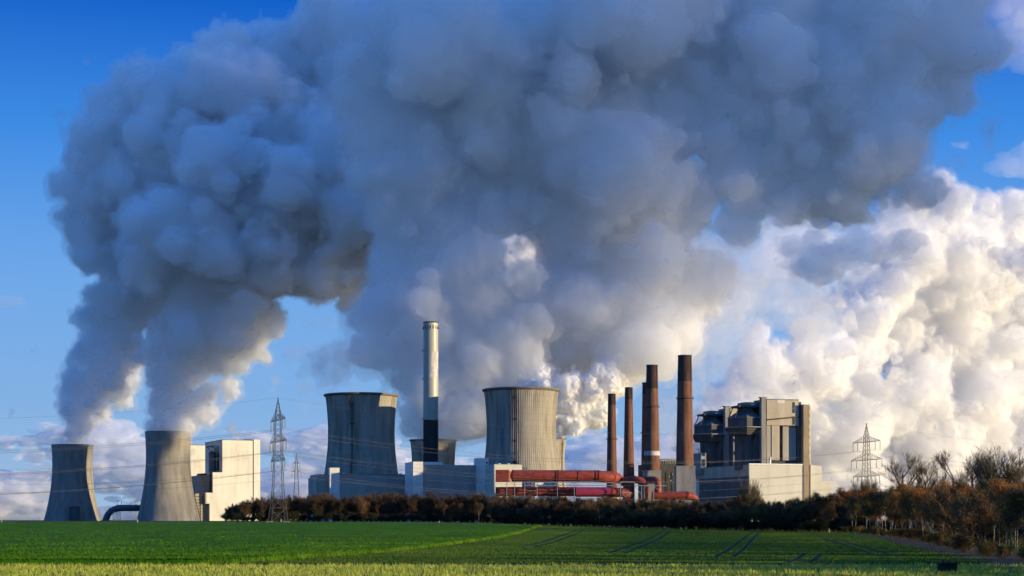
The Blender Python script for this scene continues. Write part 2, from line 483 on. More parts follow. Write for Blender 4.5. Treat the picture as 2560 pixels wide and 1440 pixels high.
tag(blades('wheat_leaves', 170000, wheat_region, (.06, .15), (.03, .08), M['wheat_leaf'], 16, .4), 'short young wheat leaves covering the right-hand field', 'crop', kind='stuff')
tag(blades('crop_leaves', 110000, lush_region, (.08, .26), (.03, .09), M['blade'], 6, .5, H - .06), 'leafy tops of the taller green crop on the left', 'crop', kind='stuff')
def rim_region(r, n):
    y = 144 + (r.uniform(0, 1, n) ** 1.2) * (ey.max() - 144); return edge_x(y) + r.normal(0, .25, n), y
tag(blades('field_edge_grass', 15000, rim_region, (.22, .55), (.02, .045), leaf_mat('edge_grass', [(.06, .14, .006), (.14, .26, .012), (.26, .36, .03)], .4, .2), 7, .3), 'sunlit grass along the edge between the two fields', 'grass', kind='stuff')

# ------------------------------------------------------------------ cooling towers
def hyper(r0, zt, bl, bh, z):
    return r0 * math.sqrt(1 + ((z - zt) / (bl if z < zt else bh)) ** 2)

def cooling_tower(loc, H, r0, zt, bl, bh, seg, per, rib, lip, mat, label, ladder_deg=None, group='cooling towers'):
    root = tag(empty('cooling_tower', loc), label, 'cooling tower', group)
    zs = [H * i / 40.0 for i in range(41)]
    prof = [(hyper(r0, zt, bl, bh, z), z) for z in zs]
    m = MB(); m.lathe(prof, seg, rib=rib, per=per, smooth=not rib)
    inner = [(r - .9, z) for r, z in reversed(prof)]
    m.lathe([prof[-1]] + inner, seg)
    m.build('shell', mat, root)
    rt = prof[-1][0]
    k = MB()
    k.lathe([(rt - .5, H - lip), (rt + lip * .55, H - lip * .55), (rt + lip * .75, H - lip * .2), (rt + lip * .75, H + .35), (rt - 1.0, H + .35), (rt - 1.0, H - lip)], 128)
    k.build('rim', M['rim'], root)
    if ladder_deg is not None:
        a = math.radians(ladder_deg)
        l = MB()
        t = Vector((-math.sin(a), math.cos(a), 0))
        for i in range(40):
            z0, z1 = zs[i], zs[i + 1]
            for s in (-.55, .55):
                p = [Vector((math.cos(a) * (hyper(r0, zt, bl, bh, z) + 1.0), math.sin(a) * (hyper(r0, zt, bl, bh, z) + 1.0), z)) + t * s for z in (z0, z1)]
                l.bar(p[0], p[1], .35)
            for q in range(3):
                z = z0 + (z1 - z0) * q / 3; r = hyper(r0, zt, bl, bh, z) + 1.0
                c = Vector((math.cos(a) * r, math.sin(a) * r, z)); l.bar(c - t * .7, c + t * .7, .22)
        l.build('ladder', M['dark_steel'], root)
        for i in range(1, 6):
            z = H * (.16 * i + .12); r = hyper(r0, zt, bl, bh, z) + 1.1
            c = Vector((math.cos(a) * r, math.sin(a) * r, z))
            p = MB(); p.bar(c - t * 1.7, c + t * 1.7, 2.2, .35); p.bar(c - t * 1.7 + Vector((0, 0, 1.1)), c + t * 1.7 + Vector((0, 0, 1.1)), 2.2, .15)
            for s in (-1.6, 1.6): p.bar(c + t * s, c + t * s + Vector((0, 0, 1.2)), .2)
            p.build('platform', M['dark_steel'], root)
    return root

OLD = dict(H=131.5, r0=34.4, zt=92.0, bl=87.0, bh=95.0, seg=432, per=4, rib=.22, lip=2.6, mat=M['tower'])
e = cooling_tower(on_ground(1303, 1720), label='squat ribbed concrete cooling tower, half in sunlight, behind the red ducts', ladder_deg=-100, **OLD)
e.scale = (1.075,) * 3
d = copy_tree(e); d.location = on_ground(903.5, 1792); d['label'] = 'squat ribbed cooling tower mostly in shade, left of the tall silver stack'
f = copy_tree(e); f.scale = (1, 1, 1); f.location = on_ground(1083, 2600); f.rotation_euler.z = 2.0; f['label'] = 'distant cooling tower half hidden behind the silver and black stack'
g = copy_tree(e); g.scale = (1, 1, 1); g.location = on_ground(1356.5, 2548); g.rotation_euler.z = 1.2; g['label'] = 'distant cooling tower peeking out right behind the sunlit ribbed tower'
NEW = dict(H=172.0, r0=42.0, zt=125.0, bl=124.0, bh=155.0, seg=480, per=4, rib=.12, lip=1.2, mat=M['tower_new'])
b = cooling_tower(on_ground(420.5, 3100), label='tall slender cooling tower, sunlit on its right half, beside the white boiler house', **NEW)
a = copy_tree(b); a.location = on_ground(181, 3225); a.scale = (.93, .93, .888); a['label'] = 'leftmost tall cooling tower, wholly in shade'
# dark inlet house at the foot of the leftmost tower, with its duct stub
p = on_ground(186, 3160)
inl = tag(empty('inlet_house', p, math.radians(4)), 'small dark inlet house with a pale door at the foot of the leftmost tower', 'inlet house')
m = MB(); m.box(-9, 9, -4, 10, 0, 27); m.box(-9.6, 9.6, -4.6, 10.4, 27, 28); m.build('housing', M['concrete_dark'], inl)
m = MB(); m.prism([(-5, 6), (5, 6), (5, 20), (3.4, 23), (0, 24.3), (-3.4, 23), (-5, 20)], -5.2, -4.05); m.build('door', M['duct_blue'], inl)

# ------------------------------------------------------------------ silver and black stack
p = on_ground(1077, 1733)
st = tag(empty('chimney_stack', p), 'tall silver stack with a black lower part, tallest of the chimneys', 'chimney')
k = 1733 / FPX
zb = CZ + (HZ - 1050) * k - p.z; ztop = CZ + (HZ - 806) * k - p.z
m = MB(); m.lathe([(8.3, 0), (8.2, zb)], 96); m.build('lower_shaft', M['black_stack'], st)
m = MB(); m.lathe([(8.21, zb), (7.95, ztop - 1), (7.95, ztop)], 96); m.lathe([(7.95, ztop), (7.1, ztop), (7.1, ztop - 12)], 96); m.build('upper_shaft', M['steel_stack'], st)
m = MB(); m.lathe([(7.93, ztop - .9), (8.3, ztop - .9), (8.3, ztop + .3), (7.2, ztop + .3)], 96); m.build('cap_ring', M['dark_steel'], st)
for i in range(16):
    m = MB(); q = i * math.pi / 8; m.bar((7.97 * math.cos(q), 7.97 * math.sin(q), ztop - 7.5), (7.97 * math.cos(q), 7.97 * math.sin(q), ztop - 4), .7); m.build('vent_slot', M['dark_steel'], st)
for q, n_ in ((-20, 1), (195, 1)):
    m = MB(); qa = math.radians(q); c = Vector((math.cos(qa) * 8.55, math.sin(qa) * 8.55, ztop - 7))
    t = Vector((-math.sin(qa), math.cos(qa), 0)); m.bar(c - t * 1.8, c + t * 1.8, 1.6, .3)
    for s in (-1.7, 0, 1.7): m.bar(c + t * s, c + t * s + Vector((0, 0, 1.3)), .18)
    m.bar(c - t * 1.8 + Vector((0, 0, 1.3)), c + t * 1.8 + Vector((0, 0, 1.3)), .18); m.build('platform', M['dark_steel'], st)
for py in (877, 947, 1048):
    m = MB(); z = CZ + (HZ - py) * k - p.z; m.box(-9.5, -7.8, -1.2, .6, z - .8, z + .8); m.box(-9.1, -8.7, -.6, -.2, z + .8, z + 1.5); m.build('warning_lamp', M['steel'], st)
for (py0, py1, q0, q1) in ((880, 922, -88, -8), (924, 944, -93, -30)):
    m = MB(); z0, z1 = (CZ + (HZ - y) * k - p.z for y in (py1, py0))
    vs = [(8.16 * math.cos(math.radians(q)), 8.16 * math.sin(math.radians(q)), z) for z in (z0, z1) for q in np.linspace(q0, q1, 13)]
    m.add(vs, [(i, i + 1, i + 14, i + 13) for i in range(12)], True); m.build('patch_plate', M['white_band'], st)

# ------------------------------------------------------------------ brown brick chimneys
def brick_chimney(Y, pxc, top, wtop, base, wbase, label, ring=None, dark=None, plinth=None, bands=()):
    p = on_ground(pxc, Y); k = Y / FPX
    z = lambda py: CZ + (HZ - py) * k - p.z
    root = tag(empty('brick_chimney', p), label, 'chimney', 'brown brick chimneys')
    slope = (wbase - wtop) / (base - top)
    r = lambda py: .5 * k * (wtop + slope * (py - top))
    dk = dark or top + 30
    m = MB(); m.lathe([(r(HZ), 0), (r(dk), z(dk))], 48); m.build('shaft', M['brick'], root)
    m = MB(); m.lathe([(r(dk) + .02, z(dk)), (r(top), z(top)), (r(top) - .8, z(top)), (r(top) - .8, z(top) - 15)], 48); m.build('sooty_top', M['brick_dark'], root)
    m = MB(); m.lathe([(r(top), z(top) - 1.2), (r(top) + .25, z(top) - 1.0), (r(top) + .25, z(top) + .2), (r(top) - .9, z(top) + .2)], 48); m.build('cap_ring', M['dark_steel'], root)
    if ring:
        m = MB(); R = r(ring)
        m.lathe([(R, z(ring) - .35), (R + 1.2, z(ring) - .2), (R + 1.2, z(ring) + .15), (R, z(ring) + .15)], 48)
        for i in range(24):
            q = i * math.pi / 12; m.bar(((R + 1.1) * math.cos(q), (R + 1.1) * math.sin(q), z(ring)), ((R + 1.1) * math.cos(q), (R + 1.1) * math.sin(q), z(ring) + 1.2), .12)
        m.lathe([(R + 1.05, z(ring) + 1.1), (R + 1.17, z(ring) + 1.1), (R + 1.17, z(ring) + 1.25), (R + 1.05, z(ring) + 1.25)], 48)
        m.build('gallery', M['dark_steel'], root)
    for y0, y1 in bands:
        m = MB(); m.lathe([(r(y1) + .05, z(y1)), (r(y0) + .05, z(y0))], 48); m.build('painted_band', M['white_band'], root)
    if plinth:
        (x0, x1, y0) = plinth
        hw = .5 * k * (x1 - x0)
        m = MB(); m.box(-hw, hw, -hw, hw, 0, z(y0)); m.box(-hw - .3, hw + .3, -hw - .3, hw + .3, z(y0), z(y0) + .9); m.build('plinth', M['concrete'] if y0 < 1174 else M['cladding_dim'], root)
    m = MB(); m.bar((.75 * r(1190), -.66 * r(1190) - .35, 2), (.75 * r(top), -.66 * r(top) - .35, z(top)), .5, .3); m.build('ladder', M['dark_steel'], root)
    return root
brick_chimney(1605, 1529.5, 985, 19, 1190, 26, 'shortest brown brick chimney, nearest to the sunlit cooling tower', 1098, 1012)
brick_chimney(1618, 1572, 969, 19, 1195, 28, 'brown brick chimney second from the left, without a gallery', None, 999)
brick_chimney(1632, 1617, 957, 22, 1180, 28, 'brown brick chimney almost hidden behind a thicker one', 1083, 985)
brick_chimney(1575, 1630, 913, 28, 1178, 40, 'thick brown chimney standing on a pale plinth, in front of a thinner one', 1018, 972, (1611, 1653, 1179), ((1128, 1139),))
brick_chimney(1400, 1712, 889, 34, 1168, 44, 'tallest brown brick chimney, on a concrete plinth beside the grey boiler building', 997, 954, (1690, 1737, 1168))

# ------------------------------------------------------------------ white boiler house on the left
S = Spot(556, 3180, 25)
r = tag(S.root('boiler_house'), 'big stepped white boiler house between the slender tower and the pylons', 'boiler house')
D = 138.0
zt = S.z(1100); x1 = S.u(632)
def bb(name, mat, *a):
    m = MB(); m.box(*a); return m.build(name, mat, r)
z1 = S.z(1181); z2 = S.z(1232); z3 = S.z(1259)
bb('upper_block', M['cladding'], 0, x1, 0, D, z1, zt)
u2, u3, u4 = S.u(532), S.u(514), S.u(524)
bb('middle_block', M['cladding'], u2, x1, .0, D - 6, z2, z1)
bb('lower_block', M['cladding'], u3, x1, .0, D - 8, z3, z2)
bb('base_block', M['cladding'], u4, x1, .0, D - 4, 0, z3)
w = bb('stair_tower', M['cladding'], x1 + 1.5, S.u(650), -1.5, 30, 0, S.z(1097)); 
bb('shadow_joint', M['dark_steel'], x1, x1 + 1.5, 1.5, 28, 0, S.z(1098))
bb('roof_edge', M['concrete_dark'], -.3, x1 - .2, -.3, D + .3, zt, zt + 1.1)
bb('roof_house', M['concrete_dark'], x1 - 12, x1 - 1, 4, 24, zt + 1.1, S.z(1096.4))
# the silo and steel gantry standing in the open side bay, and the lower sheds
bay = S.v(524)
m = MB(); m.lathe([(7.5, z1 - 6), (7.5, S.z(1128)), (0.2, S.z(1126))], 32, cx=-8.5, cy=46); m.build('silo', M['duct_blue'], r)
bb('bay_shade', M['glass_dark'], -.25, 0, 24, 68, z1 + 4, S.z(1116))  # dark sheet on the wall stands in for the open bay's shade
m = MB()
for v in (26, 66): m.bar((-.6, v, S.z(1114)), (-15, v, S.z(1114)), 1.2); m.bar((-15, v, S.z(1114)), (-1, v, S.z(1128)), 1.0)
m.bar((-15, 24, S.z(1114)), (-15, 68, S.z(1114)), 1.2); m.build('hoist_beam', M['dark_steel'], r)
bb('side_shed', M['cladding_dim'], u2 - 19, u2, 20, D - 30, z2 - 2, S.z(1188))
bb('shed_cap', M['concrete_dark'], u2 - 15, u2 - 5, 30, 60, S.z(1188), S.z(1183))
m = MB()
for q in range(9):
    z = z2 + 2 + q * 4.4; m.bar((u2 - .8, 8, z), (u2 - .8, 19, z + 4.4), .8); m.bar((u2 - .8, 19, z), (u2 - .8, 8, z + 4.4), .8)
for v in (8, 19): m.bar((u2 - .8, v, z2 - 3), (u2 - .8, v, z2 + 44), .9)
m.build('stair_frame', M['dark_steel'], r)
bb('base_shed', M['cladding_dim'], u4 - 26, u4, 10, D - 20, 0, S.z(1234))
m = MB()
for q in range(8):
    z = 6 + q * 6; m.bar((u4 - 27, 6, z), (u4 - 12, 6, z), .8)
m.bar((u4 - 30, 6, S.z(1234)), (u4 - 16, 6, 0), 1.4); m.bar((u4 - 12, 6, 0), (u4 - 12, 6, S.z(1240)), .9); m.build('gantry', M['dark_steel'], r)
m = MB(); m.box(u3 + .8, u3 + 2.0, -.35, 0, z3 + 4, z3 + 22); m.box(u3 + .2, u3 + 3.2, -.7, 0, z3 + 2, z3 + 4); m.build('down_pipe', M['steel'], r)

S = Spot(440, 3560, 25)
r = tag(S.root('boiler_house'), 'second pale boiler house, seen only in the gap behind the slender tower', 'boiler house')
bb('hall', M['cladding'], 0, S.u(519), 0, 70, 0, S.z(1112))
bb('roof_edge', M['concrete_dark'], -.3, S.u(519) + .3, -.3, 70.3, S.z(1112), S.z(1112) + 1.2)
bb('roof_house', M['cladding_dim'], 18, 40, 10, 40, S.z(1112) + 1.2, S.z(1107))

# blue-grey duct between the two slender towers
Y = 3150
du = tag(empty('flue_duct', on_ground(305, Y)), 'blue-grey duct crossing the gap between the two slender towers on trestles', 'duct')
o3 = du.location
P = lambda px, py, dy=0: at(px, py, Y + dy) - o3
m = MB(); m.tube([P(362, 1270, 10), P(302, 1270), P(290, 1271.5), P(278, 1277), P(270, 1286), P(264, 1300), P(262, 1306)], 6.3, 24); m.build('duct_tube', M['duct_blue'], du)
for px in (341, 326, 312):
    m = MB(); m.tube([P(px, 1270, 2), P(px - 2, 1270, 2)], 6.9, 24); m.build('flange', M['duct_blue'], du)
m = MB()
for px in (283, 292, 300):
    for dy in (-6, 6): m.bar(P(px, 1278, dy), P(px + 1, 1304, dy), .9)
for i in range(4):
    y = 1280 + i * 6; m.bar(P(281, y, -6), P(302, y, -6), .6); m.bar(P(283, y, -6), P(292, y + 6, -6), .5); m.bar(P(292, y + 6, -6), P(300, y, -6), .5)
for px in (283, 292, 300): m.bar(P(px, 1279, -6), P(px, 1279, 6), .6)
m.build('trestle', M['steel'], du)
m = MB(); m.box(*(P(292, 1262).x, P(305, 1262).x), -3, 3, P(0, 1263).z, P(0, 1262).z)
for px in (293, 304): m.bar(P(px, 1262, -2.5), P(px, 1250.5, -2.5), .7)
m.bar(P(293, 1251, -2.5), P(304, 1251, -2.5), .6); m.build('deck', M['steel'], du)

# ------------------------------------------------------------------ turbine halls in the middle
S = Spot(797, 1520, 16)
r = tag(S.root('turbine_hall'), 'long low grey hall in front of the shaded ribbed tower', 'hall')
uE = S.u(1031)
bb('hall_wall', M['cladding_dim'], S.u(824), uE, 0, 55, 0, S.z(1186))
bb('end_wall', M['cladding_dim'], 0, S.u(824), 5, 55, 0, S.z(1185))
bb('corner_pier', M['cladding_dim'], -1.2, 0, 6, 58, 0, S.z(1192))
bb('stair_tower', M['cladding'], S.u(823.5), S.u(848), -2.2, 6, 0, S.z(1169.5))
bb('tower_cap', M['steel'], S.u(824), S.u(847.5), -2.5, 6.3, S.z(1169.5), S.z(1168.6))
bb('roof_edge', M['rim'], S.u(848), uE, -.3, 55.3, S.z(1186), S.z(1186) + .7)
for i in range(5): bb('roof_vent', M['steel'], S.u(860 + 36 * i), S.u(864 + 36 * i), 8, 11, S.z(1186) + .7, S.z(1186) + 2.0)

S = Spot(1056, 1500, 16)
r = tag(S.root('turbine_hall'), 'taller grey hall with a stair tower, at the foot of the silver and black stack', 'hall')
bb('hall_wall', M['cladding_dim'], 0, S.u(1192), 0, 70, 0, S.z(1163))
bb('entrance_block', M['cladding'], S.u(1031.5), 0, -2.5, 34, 0, S.z(1154.5))
bb('parapet', M['cladding'], S.u(1056), S.u(1110), 6, 40, S.z(1163), S.z(1154))
bb('parapet_vent', M['cladding'], S.u(1112), S.u(1128), 6, 30, S.z(1163), S.z(1160.5))
bb('stair_tower', M['cladding'], S.u(1190), S.u(1219), -3.2, 8, 0, S.z(1144))
bb('window', M['glass_dark'], S.u(1213), S.u(1217), -3.32, -3.2, S.z(1158), S.z(1153))
bb('end_wing', M['cladding_dim'], S.u(1219), S.u(1239), -1, 60, 0, S.z(1161))
bb('roof_edge', M['steel'], 0, S.u(1190), -.25, 5.5, S.z(1163), S.z(1163) + .5)
for px in (1136, 1160, 1177):
    m = MB(); m.tube([(S.u(px), 6, S.z(1163)), (S.u(px), 6, S.z(1160.5))], 1.0, 12); m.build('roof_vent', M['white'], r)

S = Spot(1235, 1462, 16)
r = tag(S.root('filter_house'), 'cream flat-roofed house above the left end of the red ducts', 'building')
bb('house_wall', M['cladding_yellow'], 0, S.u(1305), 0, 30, 0, S.z(1161.5))
bb('roof_edge', M['steel'], -.2, S.u(1305) + .2, -.2, 30.2, S.z(1161.5), S.z(1161.5) + .5)
for px in (1251, 1274):
    m = MB(); m.lathe([(1.6, S.z(1161.3)), (1.5, S.z(1159.2)), (.8, S.z(1158)), (.05, S.z(1157.7))], 20, cx=S.u(px), cy=4); m.build('roof_dome', M['white'], r)
m = MB()
for px in (1307, 1313, 1318): m.bar((S.u(px), 3, S.z(1175)), (S.u(px), 3, S.z(1166)), .25)
m.bar((S.u(1305), 3, S.z(1168)), (S.u(1319), 3, S.z(1170)), .3); m.build('railing', M['dark_steel'], r)
S = Spot(1338, 1430, 16)
r = tag(S.root('pump_house'), 'small cream house seen between the upper and lower red ducts', 'building')
bb('house_wall', M['cladding_yellow'], 0, S.u(1382), 0, 12, 0, S.z(1206))
bb('roof_edge', M['steel'], -.2, S.u(1382) + .2, -.2, 12.2, S.z(1206), S.z(1205.4))
bb('door', M['glass_dark'], S.u(1376), S.u(1380), -.08, 0, 0, S.z(1222))

# dark plant between the brown chimneys
S = Spot(1648, 1600, 16)
r = tag(S.root('filter_plant'), 'dark filter plant with roof steelwork, between the two thickest brown chimneys', 'building')
bb('plant_wall', M['dark_steel'], 0, S.u(1712), 0, 60, 0, S.z(1158))
bb('upper_wall', M['dark_steel'], S.u(1668), S.u(1712), 6, 60, S.z(1158), S.z(1146))
m = MB()
for i, px in enumerate(range(1654, 1696, 6)):
    m.bar((S.u(px), 2, S.z(1158)), (S.u(px), 2, S.z(1149 - (i % 3) * 2)), .5)
    m.bar((S.u(px), 2, S.z(1152)), (S.u(px + 5), 2, S.z(1147)), .4)
m.bar((S.u(1654), 2, S.z(1152)), (S.u(1692), 2, S.z(1148)), .5); m.build('roof_steelwork', M['steel'], r)
for px, py in ((1672, 1192), (1681, 1186), (1676, 1202), (1690, 1196)): bb('window', M['white'], S.u(px), S.u(px + 2.5), -.3, 0, S.z(py), S.z(py - 2))
m = MB()
for py in (1190, 1208, 1222): m.bar((0, -1.2, S.z(py)), (S.u(1700), -1.2, S.z(py)), .5)
for px in (1655, 1668, 1682, 1694): m.bar((S.u(px), -1.2, 0), (S.u(px), -1.2, S.z(1180)), .5)
m.build('walkway', M['dark_steel'], r)

# ------------------------------------------------------------------ grey boiler building on the right
S = Spot(1873, 1400, 16)
r = tag(S.root('boiler_building'), 'grey twin boiler building with two flared bunkers, right of the brown chimneys', 'boiler house')
zA = S.z(1160.5)
vL = S.v(1740)
uR = S.u(2008)
bb('annex', M['cladding_yellow'], .2, uR, 0, vL, 0, zA)
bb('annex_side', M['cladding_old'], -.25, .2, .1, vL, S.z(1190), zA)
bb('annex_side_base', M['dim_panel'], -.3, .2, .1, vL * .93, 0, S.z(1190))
bb('corner_seam', M['steel'], -.42, -.25, S.v(1850), S.v(1847), S.z(1200), zA)
bb('roof_edge', M['white'], -.3, uR, -.3, 0, zA - .2, zA + .7)
bb('roof_edge', M['rim'], -.55, -.25, 0, vL, zA - .2, zA + .6)
bb('lift_shaft', M['brown'], uR, S.u(2024), -.6, 34, 0, S.z(1008))
bb('lift_shaft_side', M['cladding_yellow'], S.u(2024), S.u(2026.5), -.5, 30, 0, S.z(1013))
for i in range(8): bb('window', M['cladding'], S.u(2022.2), S.u(2023.4), -.74, -.6, zA + 6 + i * 6.5, zA + 10 + i * 6.5)
bb('drain_pipe', M['dark_steel'], S.u(2024) + .1, S.u(2025), -1.0, -.4, 0, zA)
bb('right_annex', M['cladding_yellow'], S.u(2026.5), S.u(2056), 1, 60, 0, S.z(1162))
bb('right_annex_roof', M['steel'], S.u(2030), S.u(2046), 4, 20, S.z(1162), S.z(1160.6))
bb('low_annex', M['cladding_yellow'], S.u(2056), S.u(2085), 2, 50, 0, S.z(1202))
m = MB(); m.bar((S.u(2083), 3, S.z(1202)), (S.u(2083), 3, S.z(1194)), .3); m.bar((S.u(2058), 3, S.z(1200)), (S.u(2082), 3, S.z(1199)), .25); m.build('railing', M['steel'], r)
m = MB(); m.tube([(S.u(1924, 2), 2, zA), (S.u(1924, 2), 2, zA + 3), (S.u(1925.5, 2), 2, zA + 4), (S.u(1925.5, 2), 2, zA + 6.5)], 1.0, 12); m.build('roof_pipe', M['white'], r)

def boiler_unit(v0, pxr, pxl, dz=0.0):
    """One boiler: the tall block, its concrete column at the corner, the inset lower storeys and the flared bunker on its left."""
    zz = lambda py: S.z(py, 0, 30) + dz
    du0 = S.u(pxl, v0)                                  # left edge of the front
    du1 = du0 + W
    top = zz(1003.5)
    bb('tall_block', M['cladding_old'], du0 + 2, du1, v0, v0 + 27, zz(1066), top)
    bb('lower_storeys', M['glass_dark'], du0 + 4, du1 - .3, v0 + 5, v0 + 26, zA - 2, zz(1066))
    bb('inset_bay', M['cladding_old'], du0 + 7, du0 + 14.5, v0 + .6, v0 + 5, zA + 4, zz(1066.5))
    bb('inset_bay_shade_side', M['cladding_dim'], du0 + 2.4, du0 + 6.9, v0 + 1.2, v0 + 6, zA, zz(1066.5))  # greyer cladding puts the bay's shaded side into the colour
    bb('blue_panel', M['cladding_dim'], du0 + 19, du1 - .6, v0 + 3.2, v0 + 5, zA + 4, zz(1067.5))
    bb('roof_edge', M['rim'], du0 + 1.6, du1 + .2, v0 - .3, v0 + 27.3, top, top + .8)
    bb('parapet', M['cladding'], du0 + 12, du0 + 19, v0 - .2, v0, top - 2.6, top)
    bb('window_band', M['glass_dark'], du1 - 6.0, du1 - 3.4, v0 - .12, v0, zz(1035), zz(1008))
    bb('window_band', M['glass_dark'], du1 - 6.0, du1 - 3.4, v0 - .12, v0, zz(1065), zz(1043))
    for q in range(7): bb('sill', M['concrete'], du1 - 6.2, du1 - 3.2, v0 - .3, v0 - .1, zz(1064) + q * 7.2, zz(1064) + q * 7.2 + .4)
    m = MB(); m.bar((du0 + 2, v0 - .8, zz(1053)), (du1 + .5, v0 - .8, zz(1044)), 1.1); m.build('inclined_conveyor', M['dark_steel'], r)
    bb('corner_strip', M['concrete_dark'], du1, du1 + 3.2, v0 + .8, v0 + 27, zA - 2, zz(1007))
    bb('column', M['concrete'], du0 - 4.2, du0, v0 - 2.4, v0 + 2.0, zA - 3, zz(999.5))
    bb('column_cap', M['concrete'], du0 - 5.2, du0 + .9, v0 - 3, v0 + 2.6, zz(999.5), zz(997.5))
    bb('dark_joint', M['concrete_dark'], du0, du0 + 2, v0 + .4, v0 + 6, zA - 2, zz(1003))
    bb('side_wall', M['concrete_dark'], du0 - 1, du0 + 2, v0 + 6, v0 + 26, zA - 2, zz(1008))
    # bunker: an eight-sided body flaring to a wide collar, a drum, a neck and an overhanging slab roof
    cx, cyv = du0 - 10.0, v0 + 17.0
    t8 = math.pi / 8
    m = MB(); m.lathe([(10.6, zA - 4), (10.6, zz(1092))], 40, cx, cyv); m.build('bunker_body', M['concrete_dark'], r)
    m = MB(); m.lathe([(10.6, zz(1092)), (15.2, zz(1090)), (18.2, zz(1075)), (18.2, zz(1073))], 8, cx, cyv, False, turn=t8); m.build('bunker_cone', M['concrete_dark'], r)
    m = MB(); m.lathe([(18.2, zz(1073)), (20.6, zz(1072.6)), (20.6, zz(1070)), (16.2, zz(1070))], 8, cx, cyv, False, turn=t8); m.build('collar', M['concrete'], r)
    m = MB(); m.lathe([(16.2, zz(1070)), (16.2, zz(1047)), (11, zz(1036)), (7.5, zz(1031))], 8, cx, cyv, False, turn=t8); m.build('drum', M['concrete_dark'], r)
    m = MB(); m.lathe([(16.3, zz(1048)), (16.9, zz(1048)), (16.9, zz(1046.5)), (16.0, zz(1046.5))], 8, cx, cyv, False, turn=t8); m.build('drum_rail', M['concrete'], r)
    m = MB(); m.lathe([(7.5, zz(1033)), (7.5, zz(1024)), (10.0, zz(1021))], 8, cx, cyv, False, turn=t8); m.build('neck', M['concrete_dark'], r)
    bb('roof_slab', M['concrete_dark'], cx - 11, du0 - 2, cyv - 9, cyv + 9, zz(1021), zz(1016.5))
    bb('top_house', M['concrete'], cx - 4, du0 - 2, cyv - 6, cyv + 10, zz(1016.5), zz(1008))
    bb('top_shed', M['cladding'], cx + 1, cx + 4, cyv - 8, cyv - 6.2, zz(1020), zz(1012))
    m = MB()
    for q in (-7, 7): m.bar((cx - 10, cyv + q, zz(1021)), (cx - 14, cyv + q, zz(1046.5)), .7)
    for q in range(12):
        a = q * math.pi / 6; m.bar((cx + 16.4 * math.cos(a), cyv + 16.4 * math.sin(a), zz(1046.5)), (cx + 16.4 * math.cos(a), cyv + 16.4 * math.sin(a), zz(1043.5)), .3)
    m.build('strut', M['dark_steel'], r)
    m = MB()
    m.prism([(du0 - 9, zA - 2), (du0 - 1, zA - 2), (du0 - 1, zz(1076)), (du0 - 4, zz(1076)), (du0 - 8.5, zz(1100))], v0 + 3, v0 + 8); m.build('buttress', M['concrete_dark'], r)
W = S.u(1996, 4) - S.u(1912, 4)
boiler_unit(3.5, None, 1912)
v2 = 97.0
boiler_unit(v2, None, 1821, S.z(1016, 0, v2) - S.z(999.5, 0, 30))
bb('link_block', M['cladding_dim'], S.u(1821, v2) + 3, S.u(1821, v2) + 9, v2 - 12, v2, zA - 2, S.z(1066, 0, v2))
for py0, py1 in ((1090, 1098), (1106, 1129), (1138, 1156)): bb('wall_panel', M['cladding_old'], S.u(1834, v2 - 13), S.u(1840.5, v2 - 13), v2 - 13, v2 - 12.2, S.z(py1, 0, v2), S.z(py0, 0, v2))
m = MB(); q = S.u(1909, 16); m.bar((q, 16, S.z(998)), (q, 16, S.z(964)), .16); m.build('mast', M['steel'], r)
bb('rear_house', M['concrete'], S.u(1736, v2 + 20), S.u(1750, v2 + 20), v2 + 4, v2 + 24, zA - 6, S.z(1134, 0, v2 + 20))
m = MB(); q = S.u(1747, v2 + 14); zq = S.z(1134, 0, v2 + 14); m.bar((q, v2 + 14, zq), (q, v2 + 14, zq + 4.5), .5); m.bar((q, v2 + 14, zq + 4.5), (q - 3, v2 + 14, zq + 3.6), .5); m.build('roof_crane', M['dark_steel'], r)

# ------------------------------------------------------------------ red ducts and the steel rack that carries them
YD = 1352.0
kD = YD / FPX
def duct(name, label, segs, flanges=(), mat='red', group='red flue ducts', Y=YD):
    """SEGS: [(points [(px, py, dy)], radius px)]; each a tube; flanges (px, py, r)."""
    root = tag(empty(name, on_ground(segs[0][0][0][0], Y)), label, 'duct', group)
    o3 = root.location
    for nm, pts, rp, *mm in [(s[2], s[0], s[1]) + tuple(s[3:]) for s in segs]:
        m = MB()
        rr = [q * kD for q in rp] if isinstance(rp, (list, tuple)) else rp * kD
        m.tube([at(x, y, Y + d) - o3 for x, y, d in pts], rr, 32)
        m.build(nm, M[mm[0]] if mm else M[mat], root)
    for x, y, d, rp in flanges:
        m = MB(); m.tube([at(x - .9, y, Y + d) - o3, at(x + .9, y, Y + d) - o3], rp * kD, 32); m.build('flange', M[mat], root)
    return root
rt = duct('red_duct', 'longest red duct, running along the top of the steel rack', [
    ([(1279, 1189.5, 0), (1494, 1190, 0), (1512, 1192, 1), (1530, 1193, 4)], 14.4, 'duct_tube'),
    ([(1528, 1193, 4), (1538, 1194, 8), (1545, 1196, 14), (1549, 1199, 22)], [14.2, 13.6, 12.5, 11], 'elbow')],
    [(1284, 1189.5, 0, 15.2), (1391, 1189.7, 0, 15.6), (1396, 1189.7, 0, 15.2), (1445, 1190, 0, 15.0), (1490, 1190, 0, 15.6), (1497, 1190, 0, 15.4)])
m = MB(); o3 = rt.location
q = [at(x, y, YD) - o3 for x, y in ((1239, 1175), (1239, 1205), (1272, 1205), (1272, 1175))]
m.prism([(q[0].x, q[1].z), (q[2].x, q[1].z), (q[3].x, q[0].z), (q[0].x, q[0].z)], -5.2, 5.2); m.build('inlet_box', M['red'], rt)
m = MB()
c0, c1 = at(1272, 1190, YD) - o3, at(1280, 1189.5, YD) - o3
